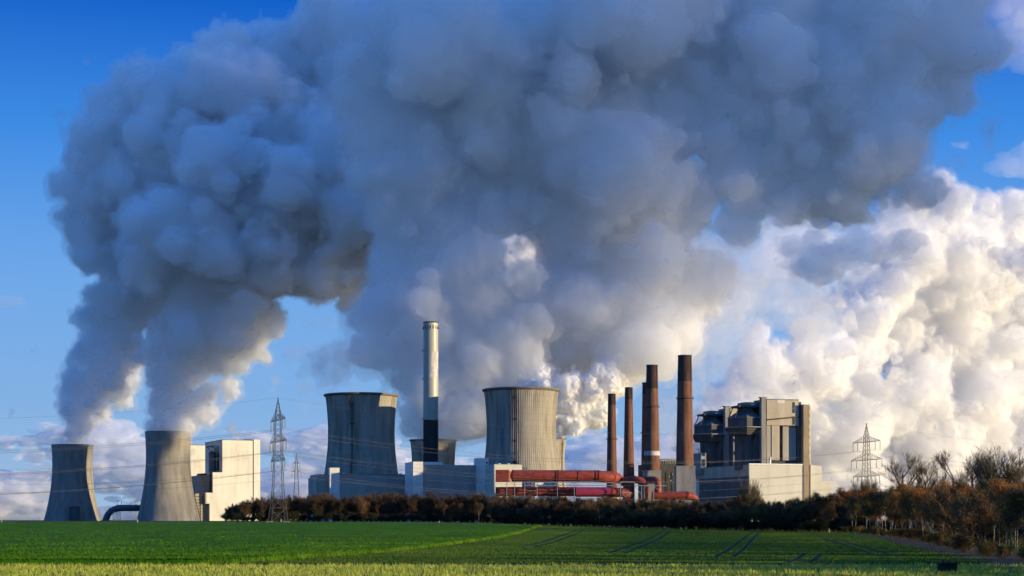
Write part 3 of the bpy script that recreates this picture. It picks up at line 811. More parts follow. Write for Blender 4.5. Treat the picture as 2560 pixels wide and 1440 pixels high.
sq = [(c0.x, a * 5.2, c0.z + b * 5.1) for a, b in ((-1, -1), (1, -1), (1, 1), (-1, 1))]
ci = [(c1.x, a * 3.4, c1.z + b * 3.4) for a, b in ((-1, -1), (1, -1), (1, 1), (-1, 1))]
m.add(sq + ci, [(i, (i + 1) % 4, 4 + (i + 1) % 4, 4 + i) for i in range(4)]); m.build('transition', M['red'], rt)
duct('red_duct', 'lower red duct seen between the posts under the long one', [
    ([(1239, 1229, 3), (1286, 1228.5, 3), (1442, 1229, 3)], 11.5, 'duct_tube')], [(1286, 1228.5, 3, 12.3), (1388, 1228.8, 3, 12.4), (1394, 1228.8, 3, 12.2)])
duct('red_duct', 'crimson pink duct with a red elbow at its right end', [
    ([(1440, 1230, -6), (1530, 1230, -6)], 12, 'duct_tube', 'magenta'),
    ([(1530, 1230, -6), (1552, 1231, -5), (1566, 1234, 0), (1574, 1240, 6)], [12, 12, 11, 9], 'elbow')], [(1530, 1230, -6, 12.6)])
duct('red_duct', 'short humped red duct behind the two thin brown chimneys\' feet', [
    ([(1552, 1209, 12), (1565, 1201, 10), (1583, 1199, 6), (1594, 1200, 4), (1606, 1204, 3), (1615, 1212, 3)], [8, 9, 9.5, 9.5, 9, 8], 'duct_tube')], [(1587, 1199.2, 5.5, 10.2)])
duct('red_duct', 'red duct that bends straight down beside the thick chimney\'s plinth', [
    ([(1600, 1201, 14), (1625, 1200, 6), (1637, 1200, 2), (1644, 1204, 0), (1645, 1213, 0), (1645, 1246, 0)], 9.0, 'duct_tube')], [(1627, 1200, 5, 9.8)])
rt = duct('red_duct', 'low red duct with a slanted end in front of the grey boiler building', [
    ([(1632, 1239, 0), (1718, 1239, 0)], 10.3, 'duct_tube'), ([(1718, 1239, 0), (1731, 1241, 1), (1741, 1248, 3)], [10.3, 9.6, 7], 'elbow')], [(1718, 1239, 0, 11.0)])
duct('bellows_pipe', 'small ringed red standpipe between the posts of the right rack', [
    ([(1617, 1250, -2), (1617, 1216, -2)], 4.6, 'pipe')], [])
o = scene.objects['bellows_pipe']
for y in (1221, 1227, 1233):
    m = MB(); m.tube([at(1617, y, YD - 2) - o.location, at(1617, y - 2, YD - 2) - o.location], 6.6 * kD, 24); m.build('ring', M['red'], o)

def rack(label, posts, beams, diags, Y):
    root = tag(empty('pipe_rack', on_ground(posts[0][0], Y)), label, 'pipe rack', 'steel racks under the red ducts'); o3 = root.location
    A = lambda x, y, d=0: at(x, y, Y + d) - o3
    for dy in (0, 9):
        for x, y in posts:
            m = MB(); m.bar(A(x, y, dy), A(x, 1262, dy), .55); m.build('post', M['steel'], root)
    m = MB()
    for x0, y0, x1, y1 in beams:
        for dy in (0, 9): m.bar(A(x0, y0, dy), A(x1, y1, dy), .45, .6)
    for x, y in posts: m.bar(A(x, y + 1, 0), A(x, y + 1, 9), .4)
    m.build('beam', M['steel'], root)
    m = MB()
    for x0, y0, x1, y1 in diags: m.bar(A(x0, y0), A(x1, y1), .4)
    m.build('brace', M['steel'], root)
rack('long grey steel rack carrying the upper red duct', [(1267, 1204.6), (1286.5, 1204.6), (1312, 1205), (1343, 1205), (1393.5, 1205), (1436, 1206)],
     [(1266, 1205, 1551, 1207), (1312, 1213.5, 1551, 1214)], [(1318, 1206, 1326, 1213), (1326, 1213, 1334, 1206), (1386, 1213, 1393, 1206), (1393, 1206, 1402, 1213), (1424, 1213, 1436, 1206), (1436, 1206, 1447, 1213), (1318, 1227, 1343, 1227), (1267, 1247, 1287, 1247)], YD - 12)
rack('smaller grey steel rack with diagonal braces at the right end of the ducts', [(1551.5, 1204.6), (1586.5, 1204.6), (1604, 1214), (1634, 1214)],
     [(1551, 1205, 1587, 1205), (1587, 1214, 1666, 1214.5), (1551, 1231, 1580, 1231)], [(1587, 1214, 1606, 1240), (1552, 1230, 1567, 1246), (1634, 1215, 1656, 1232), (1567, 1240, 1580, 1232)], YD - 14)

# ------------------------------------------------------------------ pylons and their wires
def pylon(loc, rz, H, arms, base, label, w_top, waist, group='lattice pylons'):
    """Lattice mast: four legs, crossed bracing, arms [(height, half length, rise of the back stay)], hanging insulators."""
    root = tag(empty('pylon', loc, rz), label, 'pylon', group)
    top = arms[0][0] + arms[0][2]
    def half(z):
        if z > top: return max(.06, w_top * (H - z) / (H - top))
        if z > waist[0]: return w_top + (waist[1] - w_top) * (top - z) / (top - waist[0])
        return waist[1] + (base - waist[1]) * (1 - z / waist[0]) ** 1.15
    zs = [0.0]
    while zs[-1] < H - 1.5:
        zs.append(min(H, zs[-1] + max(1.6, 1.7 * half(zs[-1]))))
    zs[-1] = H
    cr = ((-1, -1), (1, -1), (1, 1), (-1, 1))
    for sx, sy in cr:
        m = MB()
        for z0, z1 in zip(zs, zs[1:]): m.bar((sx * half(z0), sy * half(z0), z0), (sx * half(z1), sy * half(z1), z1), .20 if z0 < top else .12)
        m.build('leg', M['pylon'], root)
    m = MB()
    for z0, z1 in zip(zs, zs[1:]):
        for i in range(4):
            a, b = cr[i], cr[(i + 1) % 4]
            h0, h1 = half(z0), half(z1)
            w = .085 if z0 > 8 else .12
            m.bar((a[0] * h0, a[1] * h0, z0), (b[0] * h1, b[1] * h1, z1), w); m.bar((b[0] * h0, b[1] * h0, z0), (a[0] * h1, a[1] * h1, z1), w)
            if z0 < waist[0] * .8: m.bar((a[0] * h0, a[1] * h0, z0), (b[0] * h0, b[1] * h0, z0), .16)
    m.build('bracing', M['pylon'], root)
    tips = []
    for z, L, rise in arms:
        h = half(z)
        for s in (-1, 1):
            m = MB()
            for sx in (-1, 1):
                m.bar((sx * h, s * h, z), (sx * .15, s * L, z), .17)
                m.bar((sx * h, s * h, z + rise), (sx * .15, s * L, z + .15), .12)
                n = 5
                for q in range(1, n):
                    f = q / n; y = s * (h + (L - h) * f); x = sx * (h + (.15 - h) * f); zt_ = z + rise * (1 - f)
                    m.bar((x, y, z), (x, y, zt_), .08)
                    f0 = (q - 1) / n; m.bar((sx * (h + (.15 - h) * f0), s * (h + (L - h) * f0), z), (x, y, zt_), .08)
            m.build('cross_arm', M['pylon'], root)
            for fr in ((1.0, .62) if L > 6 else (1.0,)):
                y = s * (h + (L - h) * fr)
                m = MB(); m.tube([(0, y, z), (0, y, z - 4.4)], [.12, .16], 6)
                for q in range(6): m.tube([(0, y, z - .7 - q * .6), (0, y, z - .85 - q * .6)], .26, 8)
                m.build('insulator', M['wire'], root); tips.append((0, y, z - 4.4))
    for i, (sx, sy) in enumerate(cr):
        m = MB(); m.box(sx * base - .6, sx * base + .6, sy * base - .6, sy * base + .6, -.6, .35); m.build('footing', M['concrete'], root)
    tips.append((0, 0, H))
    ca, sa = math.cos(rz), math.sin(rz)
    return root, [Vector((loc[0] + x * ca - y * sa, loc[1] + x * sa + y * ca, loc[2] + z)) for x, y, z in tips]

P1 = on_ground(695, 700); h1 = lambda py: CZ + (HZ - py) * 700 / FPX - P1.z
ARMS = [(h1(1050), 14.5, 3.0), (h1(1104), 16.5, 3.4), (h1(1152), 14.0, 3.0)]
rz1 = math.atan2(10.4, 28)           # arms reach along local y
pyl1, t1 = pylon(P1, rz1, h1(994), ARMS, 3.7, 'tallest lattice pylon, standing in front of the left end of the dark hedge', 1.05, (h1(1220), 2.15))
P3 = on_ground(2166, 835)
d3 = math.atan2(7.9, 28)
pyl3, t3 = pylon(P3, d3, h1(994), ARMS, 3.7, 'wide-armed pylon rising behind the wood on the right, against white cloud', 1.05, (h1(1220), 2.15))
P2 = on_ground(741, 1250); h2 = lambda py: CZ + (HZ - py) * 1250 / FPX - P2.z
pyl2, t2 = pylon(P2, math.radians(-77), h2(1133), [(h2(1158), 2.6, 1.0), (h2(1179), 3.5, 1.2)], 3.9, 'smaller two-armed pylon right of the tallest one', .8, (h2(1235), 1.9))

def wires(label, A, B, sag, rad):
    root = tag(empty('power_line', A[0]), label, 'power line', 'power lines')
    for a, b in zip(A, B):
        pts = []
        for k in range(33):
            f = k / 32; q = a.lerp(b, f); pts.append(q - Vector((0, 0, 4 * sag * f * (1 - f))) - A[0])
        m = MB(); m.tube(pts, rad, 4, False); m.build('wire', M['wire'], root)
def shift(t, v, s=1.0):
    return [p + Vector(v) for p in t]
wires('sagging wires from the tallest pylon off to the left, past the slender towers', t1, shift(t1, (-330, -70, -2)), 11, .033)
wires('wires between the tallest pylon and the one behind the wood', t1, t3, 10, .027)
wires('wires from the pylon behind the wood off to the right', t3, shift(t3, (300, 160, 0)), 10, .035)
wires('thin wires from the small pylon off to the left', t2, shift(t2, (-420, 60, -1)), 11, .04)
wires('thin wires from the small pylon off to the right', t2, shift(t2, (430, 140, -1)), 11, .04)

# ------------------------------------------------------------------ trees
M['bark'] = surf_mat('dark_bark', [(.035, .026, .018), (.09, .07, .05)], (1, 1, .3), 5, .9)
M['birch'] = surf_mat('birch_bark', [(.07, .06, .05), (.20, .175, .15), (.36, .33, .28)], (1.2, 1.2, 1.2), 6, .8, contrast=(.35, .6))
M['twigs'] = leaf_mat('bare_brown_twigs', [(.065, .042, .022), (.15, .095, .048), (.23, .15, .075)], .15, .15, .3)
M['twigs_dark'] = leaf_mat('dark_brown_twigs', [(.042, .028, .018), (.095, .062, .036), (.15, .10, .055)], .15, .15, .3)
M['twigs_pale'] = leaf_mat('bare_pale_twigs', [(.09, .07, .04), (.20, .155, .09)], .15, .15, .2)
M['leaf_brown'] = leaf_mat('brown_autumn_leaves', [(.070, .038, .012), (.19, .092, .026), (.31, .155, .042)], .35, .25, .4)
M['leaf_orange'] = leaf_mat('orange_autumn_leaves', [(.13, .038, .006), (.38, .115, .014), (.58, .21, .026)], .4, .25, .35)
M['leaf_olive'] = leaf_mat('olive_autumn_leaves', [(.05, .042, .012), (.15, .115, .028), (.27, .19, .045)], .35, .25, .4)
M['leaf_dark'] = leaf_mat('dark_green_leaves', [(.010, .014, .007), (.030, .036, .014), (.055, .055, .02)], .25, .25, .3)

def grow(seed, H, stems, spread, first, depth, twig, nleaf, leaf, jit, lean=0.0, thick=1.0, wob=.11, droop=0.0, up=.25, fan=.75):
    """Branch skeleton: returns thick limb segments, twig segments and leaf places for a tree of height H standing at the origin."""
    rr = random.Random(seed)
    limbs, twigs, tips = [], [], []
    def branch(p, d, L, r, lv):
        n = 4 if lv == 0 else 3
        pts = [p]
        for i in range(n):
            d = (d + Vector((rr.gauss(0, wob if lv == 0 else .11), rr.gauss(0, wob if lv == 0 else .11), up * .12 - droop * lv * .06))).normalized()
            p = p + d * (L / n)
            pts.append(p)
        r1 = r * (.55 if lv < depth else .3)
        for i in range(n):
            a, b = r + (r1 - r) * i / n, r + (r1 - r) * (i + 1) / n
            (limbs if lv < 2 else twigs).append((pts[i], pts[i + 1], a, b))
        if lv >= depth:
            tips.extend((pts[-1], pts[-2])); return
        k = rr.randint(3, 5) if lv else rr.randint(7, 10)
        for j in range(k):
            f = rr.uniform(first, 1.0) if lv == 0 else rr.uniform(.25, 1.0)
            i = min(n - 1, int(f * n)); q = pts[i].lerp(pts[i + 1], f * n - i)
            az = rr.uniform(0, 2 * math.pi); el = rr.uniform(.35, 1.0) * fan
            side = d.orthogonal().normalized(); side = Matrix.Rotation(az, 3, d) @ side
            nd = (d * math.cos(el) + side * math.sin(el) + Vector((0, 0, up * .5))).normalized()
            branch(q, nd, L * rr.uniform(.38, .62) * (1.15 - .45 * f if lv == 0 else 1), r * .5 * (1.2 - .5 * f), lv + 1)
    for s in range(stems):
        a = rr.uniform(0, 2 * math.pi); t = rr.uniform(.3, 1) * spread if stems > 1 else lean
        d = Vector((math.cos(a) * t, math.sin(a) * t, 1)).normalized()
        branch(Vector((math.cos(a) * .2 * (stems > 1), math.sin(a) * .2 * (stems > 1), -.2)), d, H * rr.uniform(.62, .78), thick * (H * .010 + .03), 0)
    return limbs, twigs, tips

def tube_np(segs, sides):
    """Numpy prisms for many straight segments at once."""
    a = np.array([tuple(s[0]) for s in segs]); b = np.array([tuple(s[1]) for s in segs]); ra = np.array([s[2] for s in segs]); rb = np.array([s[3] for s in segs])
    t = b - a; t /= np.maximum(np.linalg.norm(t, axis=1, keepdims=True), 1e-6)
    s = np.cross(t, np.array([.3, .2, 1.0])); s /= np.maximum(np.linalg.norm(s, axis=1, keepdims=True), 1e-6); u = np.cross(t, s)
    q = np.arange(sides) * 2 * np.pi / sides
    ring = np.cos(q)[None, :, None] * s[:, None] + np.sin(q)[None, :, None] * u[:, None]
    co = np.concatenate([a[:, None] + ring * ra[:, None, None], b[:, None] + ring * rb[:, None, None]], 1).reshape(-1, 3)
    j = np.arange(sides); k = (j + 1) % sides
    f = np.stack([j, k, sides + k, sides + j], -1)[None] + (np.arange(len(segs)) * 2 * sides)[:, None, None]
    return co, f.reshape(-1)

def make_tree(name, seed, H, bark, twig_mat, leaf_mat_, nleaf, leaf, jit, ntwig, twlen, **kw):
    limbs, twigs, tips = grow(seed, H, nleaf=0, twig=0, leaf=0, jit=0, **kw)
    top = max(max(p[1].z for p in limbs), max(p[1].z for p in twigs) if twigs else 0)
    k = H / top
    limbs = [(a * k, b * k, r, q) for a, b, r, q in limbs]; twigs = [(a * k, b * k, max(r * .7, .016), max(q * .7, .010)) for a, b, r, q in twigs]; tips = [p * k for p in tips]
    root = empty(name)
    co, f = tube_np(limbs, 5)
    link_mesh('trunk', mesh_np('trunk', co, f, 4, True), M[bark], root)
    r = np.random.default_rng(seed)
    T = np.array([tuple(p) for p in tips]); B = np.array([tuple(a.lerp(b, random.random())) for a, b, _, _ in twigs] + [tuple(p) for p in tips])
    # fine twigs: thin spikes leaving the branches
    c = B[r.integers(0, len(B), ntwig)]
    d = c * np.array([1, 1, .35]) / H * 1.6 + r.normal(0, .45, (ntwig, 3)) + np.array([0, 0, .45]); d /= np.linalg.norm(d, axis=1, keepdims=True)
    L = r.uniform(.4, 1, ntwig)[:, None] * twlen
    s = np.cross(d, r.normal(0, 1, (ntwig, 3))); s /= np.linalg.norm(s, axis=1, keepdims=True); s *= r.uniform(.008, .018, ntwig)[:, None] * (1 + H / 20)
    tw = np.stack([c - s, c + s, c + s * .4 + d * L, c - s * .4 + d * L], 1).reshape(-1, 3)
    co2, f2 = tube_np(twigs, 3)
    co2 = np.concatenate([co2, tw]); f2 = np.concatenate([f2, np.arange(len(tw)) + len(co2) - len(tw)])
    crown = link_mesh('crown', mesh_np('crown', co2, f2, 4), M[twig_mat], root)
    if nleaf:
        P = (T if len(T) > 20 else B)
        c = P[r.integers(0, len(P), nleaf)] + r.normal(0, jit, (nleaf, 3))
        c[:, 2] = np.clip(c[:, 2], .15, H * 1.02)
        n1 = r.normal(0, 1, (nleaf, 3)); n1 /= np.linalg.norm(n1, axis=1, keepdims=True)
        n2 = np.cross(n1, r.normal(0, 1, (nleaf, 3))); n2 /= np.linalg.norm(n2, axis=1, keepdims=True)
        sz = r.uniform(.5, 1.2, nleaf)[:, None] * leaf
        lf = np.stack([c - n1 * sz, c - n2 * sz * .7, c + n1 * sz, c + n2 * sz * .7], 1).reshape(-1, 3)
        nb = len(co2); me = crown.data
        me2 = mesh_np('crown', np.concatenate([co2, lf]), np.concatenate([f2, np.arange(len(lf)) + nb]), 4)
        me2.materials.append(M[twig_mat]); me2.materials.append(M[leaf_mat_])
        mi = np.zeros(len(me2.polygons), np.int32); mi[len(f2) // 4:] = 1
        me2.polygons.foreach_set('material_index', mi)
        crown.data = me2; bpy.data.meshes.remove(me)
    root['proto_height'] = H
    return root

PROTO = {
 'hedge': [make_tree('hedge_tree', s, 12, 'bark', 'twigs_dark', 'leaf_brown', 700, .14, .5, 5600, 1.7, stems=3, spread=.28, first=.12, depth=3, up=.5, fan=.7) for s in (1, 2, 3)],
 'brown': [make_tree('autumn_tree', s, 11, 'bark', 'twigs', 'leaf_brown', 2600, .15, .55, 4200, 1.4, stems=2, spread=.25, first=.15, depth=3, up=.35, fan=.8) for s in (11, 12)],
 'orange': [make_tree('autumn_tree', s, 12, 'birch', 'twigs', 'leaf_orange', 2300, .16, .5, 2200, 1.2, wob=.035, thick=.7, stems=1, spread=.2, first=.30, depth=3, up=.4, fan=.75) for s in (21, 22)],
 'olive': [make_tree('autumn_tree', s, 11, 'birch', 'twigs_pale', 'leaf_olive', 2400, .15, .55, 2800, 1.3, wob=.035, thick=.7, stems=1, spread=.2, first=.25, depth=3, up=.35, fan=.8) for s in (31, 32)],
 'bare': [make_tree('bare_tree', s, 15, 'bark', 'twigs', None, 0, 0, 0, 1500, 1.6, thick=1.5, wob=.07, stems=1, spread=.1, first=.28, depth=3, up=.35, fan=.8) for s in (41, 42, 43)],
 'fan': [make_tree('bare_tree', s, 16, 'bark', 'twigs_pale', None, 0, 0, 0, 4200, 1.6, thick=1.0, stems=9, spread=.42, first=.25, depth=3, up=.75, fan=.5) for s in (51,)],
 'shrub': [make_tree('shrub', s, 4, 'bark', 'twigs', 'leaf_olive', 2600, .11, .35, 2600, .7, stems=6, spread=.7, first=.08, depth=2, up=.3, fan=.9) for s in (61, 62)],
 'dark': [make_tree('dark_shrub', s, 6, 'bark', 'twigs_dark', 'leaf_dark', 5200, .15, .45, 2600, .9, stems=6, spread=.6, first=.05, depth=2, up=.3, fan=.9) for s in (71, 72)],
}
kids_of = {p.name: [q for q in scene.objects if q.parent == p] for v in PROTO.values() for p in v}
used = set()
rt_ = random.Random(77)
def plant(kind, p, H, label, group=None, width=1.0, cat='tree'):
    pr = rt_.choice(PROTO[kind])
    if pr.name in used:
        o = pr.copy(); COL.objects.link(o)
        for ch in kids_of[pr.name]:
            c = ch.copy(); COL.objects.link(c); c.parent = o
    else:
        used.add(pr.name); o = pr
    k = H / pr['proto_height']
    o.location = p; o.scale = (k * width, k * width, k); o.rotation_euler = (0, 0, rt_.uniform(0, 6.28))
    for key in ('group', 'label'):
        if key in o: del o[key]
    tag(o, label, cat, group)
    return o

# the hedge below the turbine halls (left part)
tops = [(555, 1296), (566, 1272), (590, 1257), (620, 1249), (660, 1244), (720, 1240), (780, 1236), (900, 1235), (1000, 1233), (1100, 1235), (1240, 1236), (1300, 1240)]
tp = lambda px: float(np.interp(px, [a for a, b in tops], [b for a, b in tops]))
for row, (Y, step) in enumerate(((745, 23), (762, 21), (782, 24))):
    px = 562 + row * 7
    while px < 1330:
        q = px + rt_.uniform(-5, 5); p = on_ground(q, Y + rt_.uniform(-5, 5))
        H = CZ + (HZ - tp(q)) * p.y / FPX - p.z
        H *= rt_.uniform(.80, 1.06)
        if row == 0: H *= .93
        plant('hedge' if rt_.random() < .8 else 'brown', p, max(2.0, H), 'dark bare tree in the dense hedge below the grey turbine halls', 'trees of the dark hedge', 1.05)
        px += step
# low dark growth that closes the foot of the hedge
px = 566
while px < 1330:
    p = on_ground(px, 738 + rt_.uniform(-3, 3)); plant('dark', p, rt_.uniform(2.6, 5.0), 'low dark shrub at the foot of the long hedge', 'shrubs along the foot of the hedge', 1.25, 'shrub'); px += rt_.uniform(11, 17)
# the mixed belt below the red ducts and the grey boiler building
tops2 = [(1240, 1238), (1340, 1243), (1420, 1240), (1520, 1244), (1640, 1246), (1740, 1252), (1800, 1250), (1880, 1236), (1940, 1250), (2000, 1247), (2060, 1232), (2130, 1222), (2200, 1222)]
tp2 = lambda px: float(np.interp(px, [a for a, b in tops2], [b for a, b in tops2]))
brow = [(1240, 690), (1500, 640), (1750, 590), (2000, 535), (2130, 500), (2200, 500)]
yb = lambda px: float(np.interp(px, [a for a, b in brow], [b for a, b in brow]))
for row, (dy, step, ks) in enumerate(((6, 30, ('brown', 'olive', 'brown', 'hedge')), (18, 27, ('brown', 'hedge', 'olive')), (32, 26, ('hedge', 'brown')), (48, 30, ('hedge', 'hedge', 'brown')))):
    px = 1240 + row * 9
    while px < 2175:
        q = px + rt_.uniform(-7, 7); p = on_ground(q, yb(q) + dy + rt_.uniform(-4, 4))
        H = CZ + (HZ - tp2(q)) * p.y / FPX - p.z
        H *= rt_.uniform(.86, 1.05) * (.80 if row == 0 else .92 if row == 1 else 1.0)
        kd = rt_.choice(ks)
        if q > 2020 and rt_.random() < .4: kd = 'orange'
        plant(kd, p, H, {'brown': 'brown leafy tree in the mixed belt along the far edge of the wheat', 'olive': 'yellowish half-bare tree in the mixed belt along the far edge of the wheat', 'hedge': 'dark bare tree in the mixed belt along the far edge of the wheat', 'orange': 'orange-leaved tree in the mixed belt near the start of the wood'}[kd], 'trees of the mixed belt', 1.15)
        px += step
px = 1250
while px < 2180:
    p = on_ground(px, yb(px) + rt_.uniform(-1, 3)); plant('dark', p, rt_.uniform(2.6, 5.2), 'low dark shrub along the far edge of the wheat', 'shrubs along the edge of the wheat', 1.3, 'shrub'); px += rt_.uniform(8, 14)

# the wood on the right, from its far corner to beyond the frame
wood = [ground_at(*q) for q in ((2126, 1333), (2180, 1338), (2250, 1347), (2330, 1361), (2440, 1386), (2560, 1406), (2700, 1436), (2850, 1468))]
wy = np.array([p.y for p in wood])[::-1]; wx = np.array([p.x for p in wood])[::-1]
def wood_edge(y):
    return float(np.interp(y, wy, wx))
y = 492.0; n_ = 0
while y > 98:
    for row in range(4 if y < 300 else 3):
        q = Vector((wood_edge(y) + 1.5 + row * (4.2 + .006 * y) + rt_.uniform(-1.3, 1.3), y + rt_.uniform(-2.5, 2.5), 0)); q.z = float(ground_z(q.x, q.y))
        px = 1280 + q.x / q.y * FPX
        if px > (3300 if y < 150 and row < 2 else 2760): continue
        want = np.interp(px, [2120, 2250, 2400, 2560, 2760], [1222, 1212, 1208, 1204, 1200]) + (18 if row == 0 else 6 if row == 1 else 0)
        H = (CZ + (HZ - want) * q.y / FPX - q.z) * rt_.uniform(.88, 1.06)
        H = min(max(6.5, H), 13)
        kd = rt_.choice(('orange', 'orange', 'olive', 'brown')) if row < 2 else rt_.choice(('orange', 'brown', 'hedge', 'hedge'))
        plant(kd, q, H, {'orange': 'orange-leaved tree in the autumn wood on the right', 'olive': 'yellowish tree with a pale trunk at the edge of the autumn wood', 'brown': 'brown-leaved tree in the autumn wood on the right', 'hedge': 'dark bare tree inside the autumn wood on the right'}[kd], 'trees of the autumn wood', 1.0)
    p = Vector((wood_edge(y) + rt_.uniform(-.6, 1.2), y, 0)); p.z = float(ground_z(p.x, p.y))
    plant('shrub', p, rt_.uniform(1.2, 2.4), 'low shrub along the foot of the autumn wood', 'shrubs along the foot of the wood', 1.3, 'shrub')
    if n_ % 2 == 0 or y < 150:
        p = Vector((wood_edge(y) + 9 + rt_.uniform(0, 6), y, 0)); p.z = float(ground_z(p.x, p.y))
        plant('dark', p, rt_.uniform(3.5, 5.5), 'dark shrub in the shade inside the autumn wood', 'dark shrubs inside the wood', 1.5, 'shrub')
    y -= 5.2 + .022 * y; n_ += 1

# single trees
def single(kind, px, Y, top, label, width=1.0, group=None):
    p = on_ground(px, Y); plant(kind, p, CZ + (HZ - top) * Y / FPX - p.z, label, group, width)
single('bare', 2255, 470, 1136, 'tall bare tree rising above the left part of the autumn wood', 1.15)
single('bare', 2312, 455, 1148, 'slender bare tree rising between two wider ones above the wood', .8)
single('bare', 2378, 440, 1134, 'wide bare tree standing high above the middle of the autumn wood', 1.2)
single('bare', 2432, 430, 1141, 'bare tree just left of the fan-shaped crown above the wood', .9)
single('fan', 2495, 400, 1113, 'fan-shaped bare tree, the tallest above the wood on the right', 1.35)
single('bare', 2552, 400, 1172, 'bare tree at the right edge of the picture above the wood', 1.1)
single('fan', 2165, 560, 1188, 'spiky dark bare tree in front of the wide-armed pylon', 1.0)
single('fan', 1880, 640, 1196, 'pale bare tree against the corner of the grey boiler building', .8)
single('bare', 1109, 700, 1256, 'thin bare tree standing alone before the dark hedge', .45)
single('olive', 1196, 655, 1258, 'round yellowish bush standing alone at the brow of the field', .8)
single('brown', 1150, 705, 1266, 'low reddish bush before the dark hedge', 1.2)
single('brown', 1236, 690, 1266, 'small brown tree right of the round yellowish bush', .7)
single('bare', 1267, 690, 1278, 'small thin sapling at the right end of the dark hedge', .7)
single('bare', 2029, 528, 1240, 'slim pale-stemmed tree in front of the lift shaft', .4)
for v in PROTO.values():
    for pr in v:
        if pr.name not in used:
            for ch in kids_of[pr.name]: bpy.data.objects.remove(ch)
            bpy.data.objects.remove(pr)
for o in scene.objects:
    if 'proto_height' in o: del o['proto_height']

# small things along the fields
def marker(px, Y, h, label):
    p = on_ground(px, Y); r = tag(empty('marker_post', p), label, 'post', 'white marker posts')
    m = MB(); m.box(-.06 * Y / 600 - .05, .06 * Y / 600 + .05, -.06, .06, -.1, h); m.build('post', M['white'], r)
    m = MB(); m.box(-.065 * Y / 600 - .055, .065 * Y / 600 + .055, -.065, .065, h * .72, h * .86); m.build('reflector', M['dark_wood'], r)
marker(344, 628, 1.35, 'white marker post at the brow of the field below the second slender tower')
marker(4, 628, 1.0, 'white marker post at the far left end of the brow')
marker(703, 628, 1.35, 'white marker post at the brow right of the tallest pylon')
marker(1098, 640, .9, 'short white marker post beside the thin bare tree')
marker(2073, 515, 2.1, 'white marker post standing before the dark bushes at the start of the wood')
p = ground_at(2368, 1433)
r = tag(empty('field_hide', p, math.radians(8)), 'small dark wooden hide with two posts, on the stubble at the right', 'hide')
m = MB(); m.box(-.62, .62, -.4, .4, .12, .72); m.build('body', M['dark_wood'], r)
m = MB(); m.box(-.68, .68, -.46, .46, .72, .78); m.build('lid', M['dark_wood'], r)
for sx in (-.3, .18):
    m = MB(); m.bar((sx, .1, .7), (sx, .1, 1.0), .07); m.box(sx - .07, sx + .07, .03, .17, .95, 1.0); m.build('post', M['dark_wood'], r)
for sx in (-.55, .55):
    for sy in (-.33, .33):
        m = MB(); m.bar((sx, sy, -.1), (sx, sy, .14), .1); m.build('foot', M['dark_wood'], r)

# ------------------------------------------------------------------ steam
def steam_mat(name, density, albedo, aniso, surf, col):
    m, n, l = new_mat(name)
    n.clear()
    out = n.new('ShaderNodeOutputMaterial')
    tr = n.new('ShaderNodeBsdfTransparent')
    df = n.new('ShaderNodeBsdfDiffuse'); df.inputs['Color'].default_value = (*col, 1)
    mx = n.new('ShaderNodeMixShader'); mx.inputs[0].default_value = surf
    l.new(tr.outputs[0], mx.inputs[1]); l.new(df.outputs[0], mx.inputs[2])
    l.new(mx.outputs[0], out.inputs['Surface'])
    v = n.new('ShaderNodeVolumeScatter')
    v.inputs['Color'].default_value = (*albedo, 1)
    v.inputs['Density'].default_value = density
    v.inputs['Anisotropy'].default_value = aniso
    l.new(v.outputs[0], out.inputs['Volume'])
    return m

def lattice_noise(shape, cell, rng):
    """Smooth value noise on a voxel grid: a random lattice every CELL voxels, interpolated with cubic ease."""
    g = [int(math.ceil(s / cell)) + 2 for s in shape]
    a = rng.standard_normal(g).astype(np.float32)
    for ax, s in enumerate(shape):
        t = np.arange(s, dtype=np.float32) / cell
        i = t.astype(int)
        f = t - i
        f = f * f * (3 - 2 * f)
        sh = [1, 1, 1]; sh[ax] = s
        f = f.reshape(sh)
        a = np.take(a, i, axis=ax) * (1 - f) + np.take(a, i + 1, axis=ax) * f
    return a

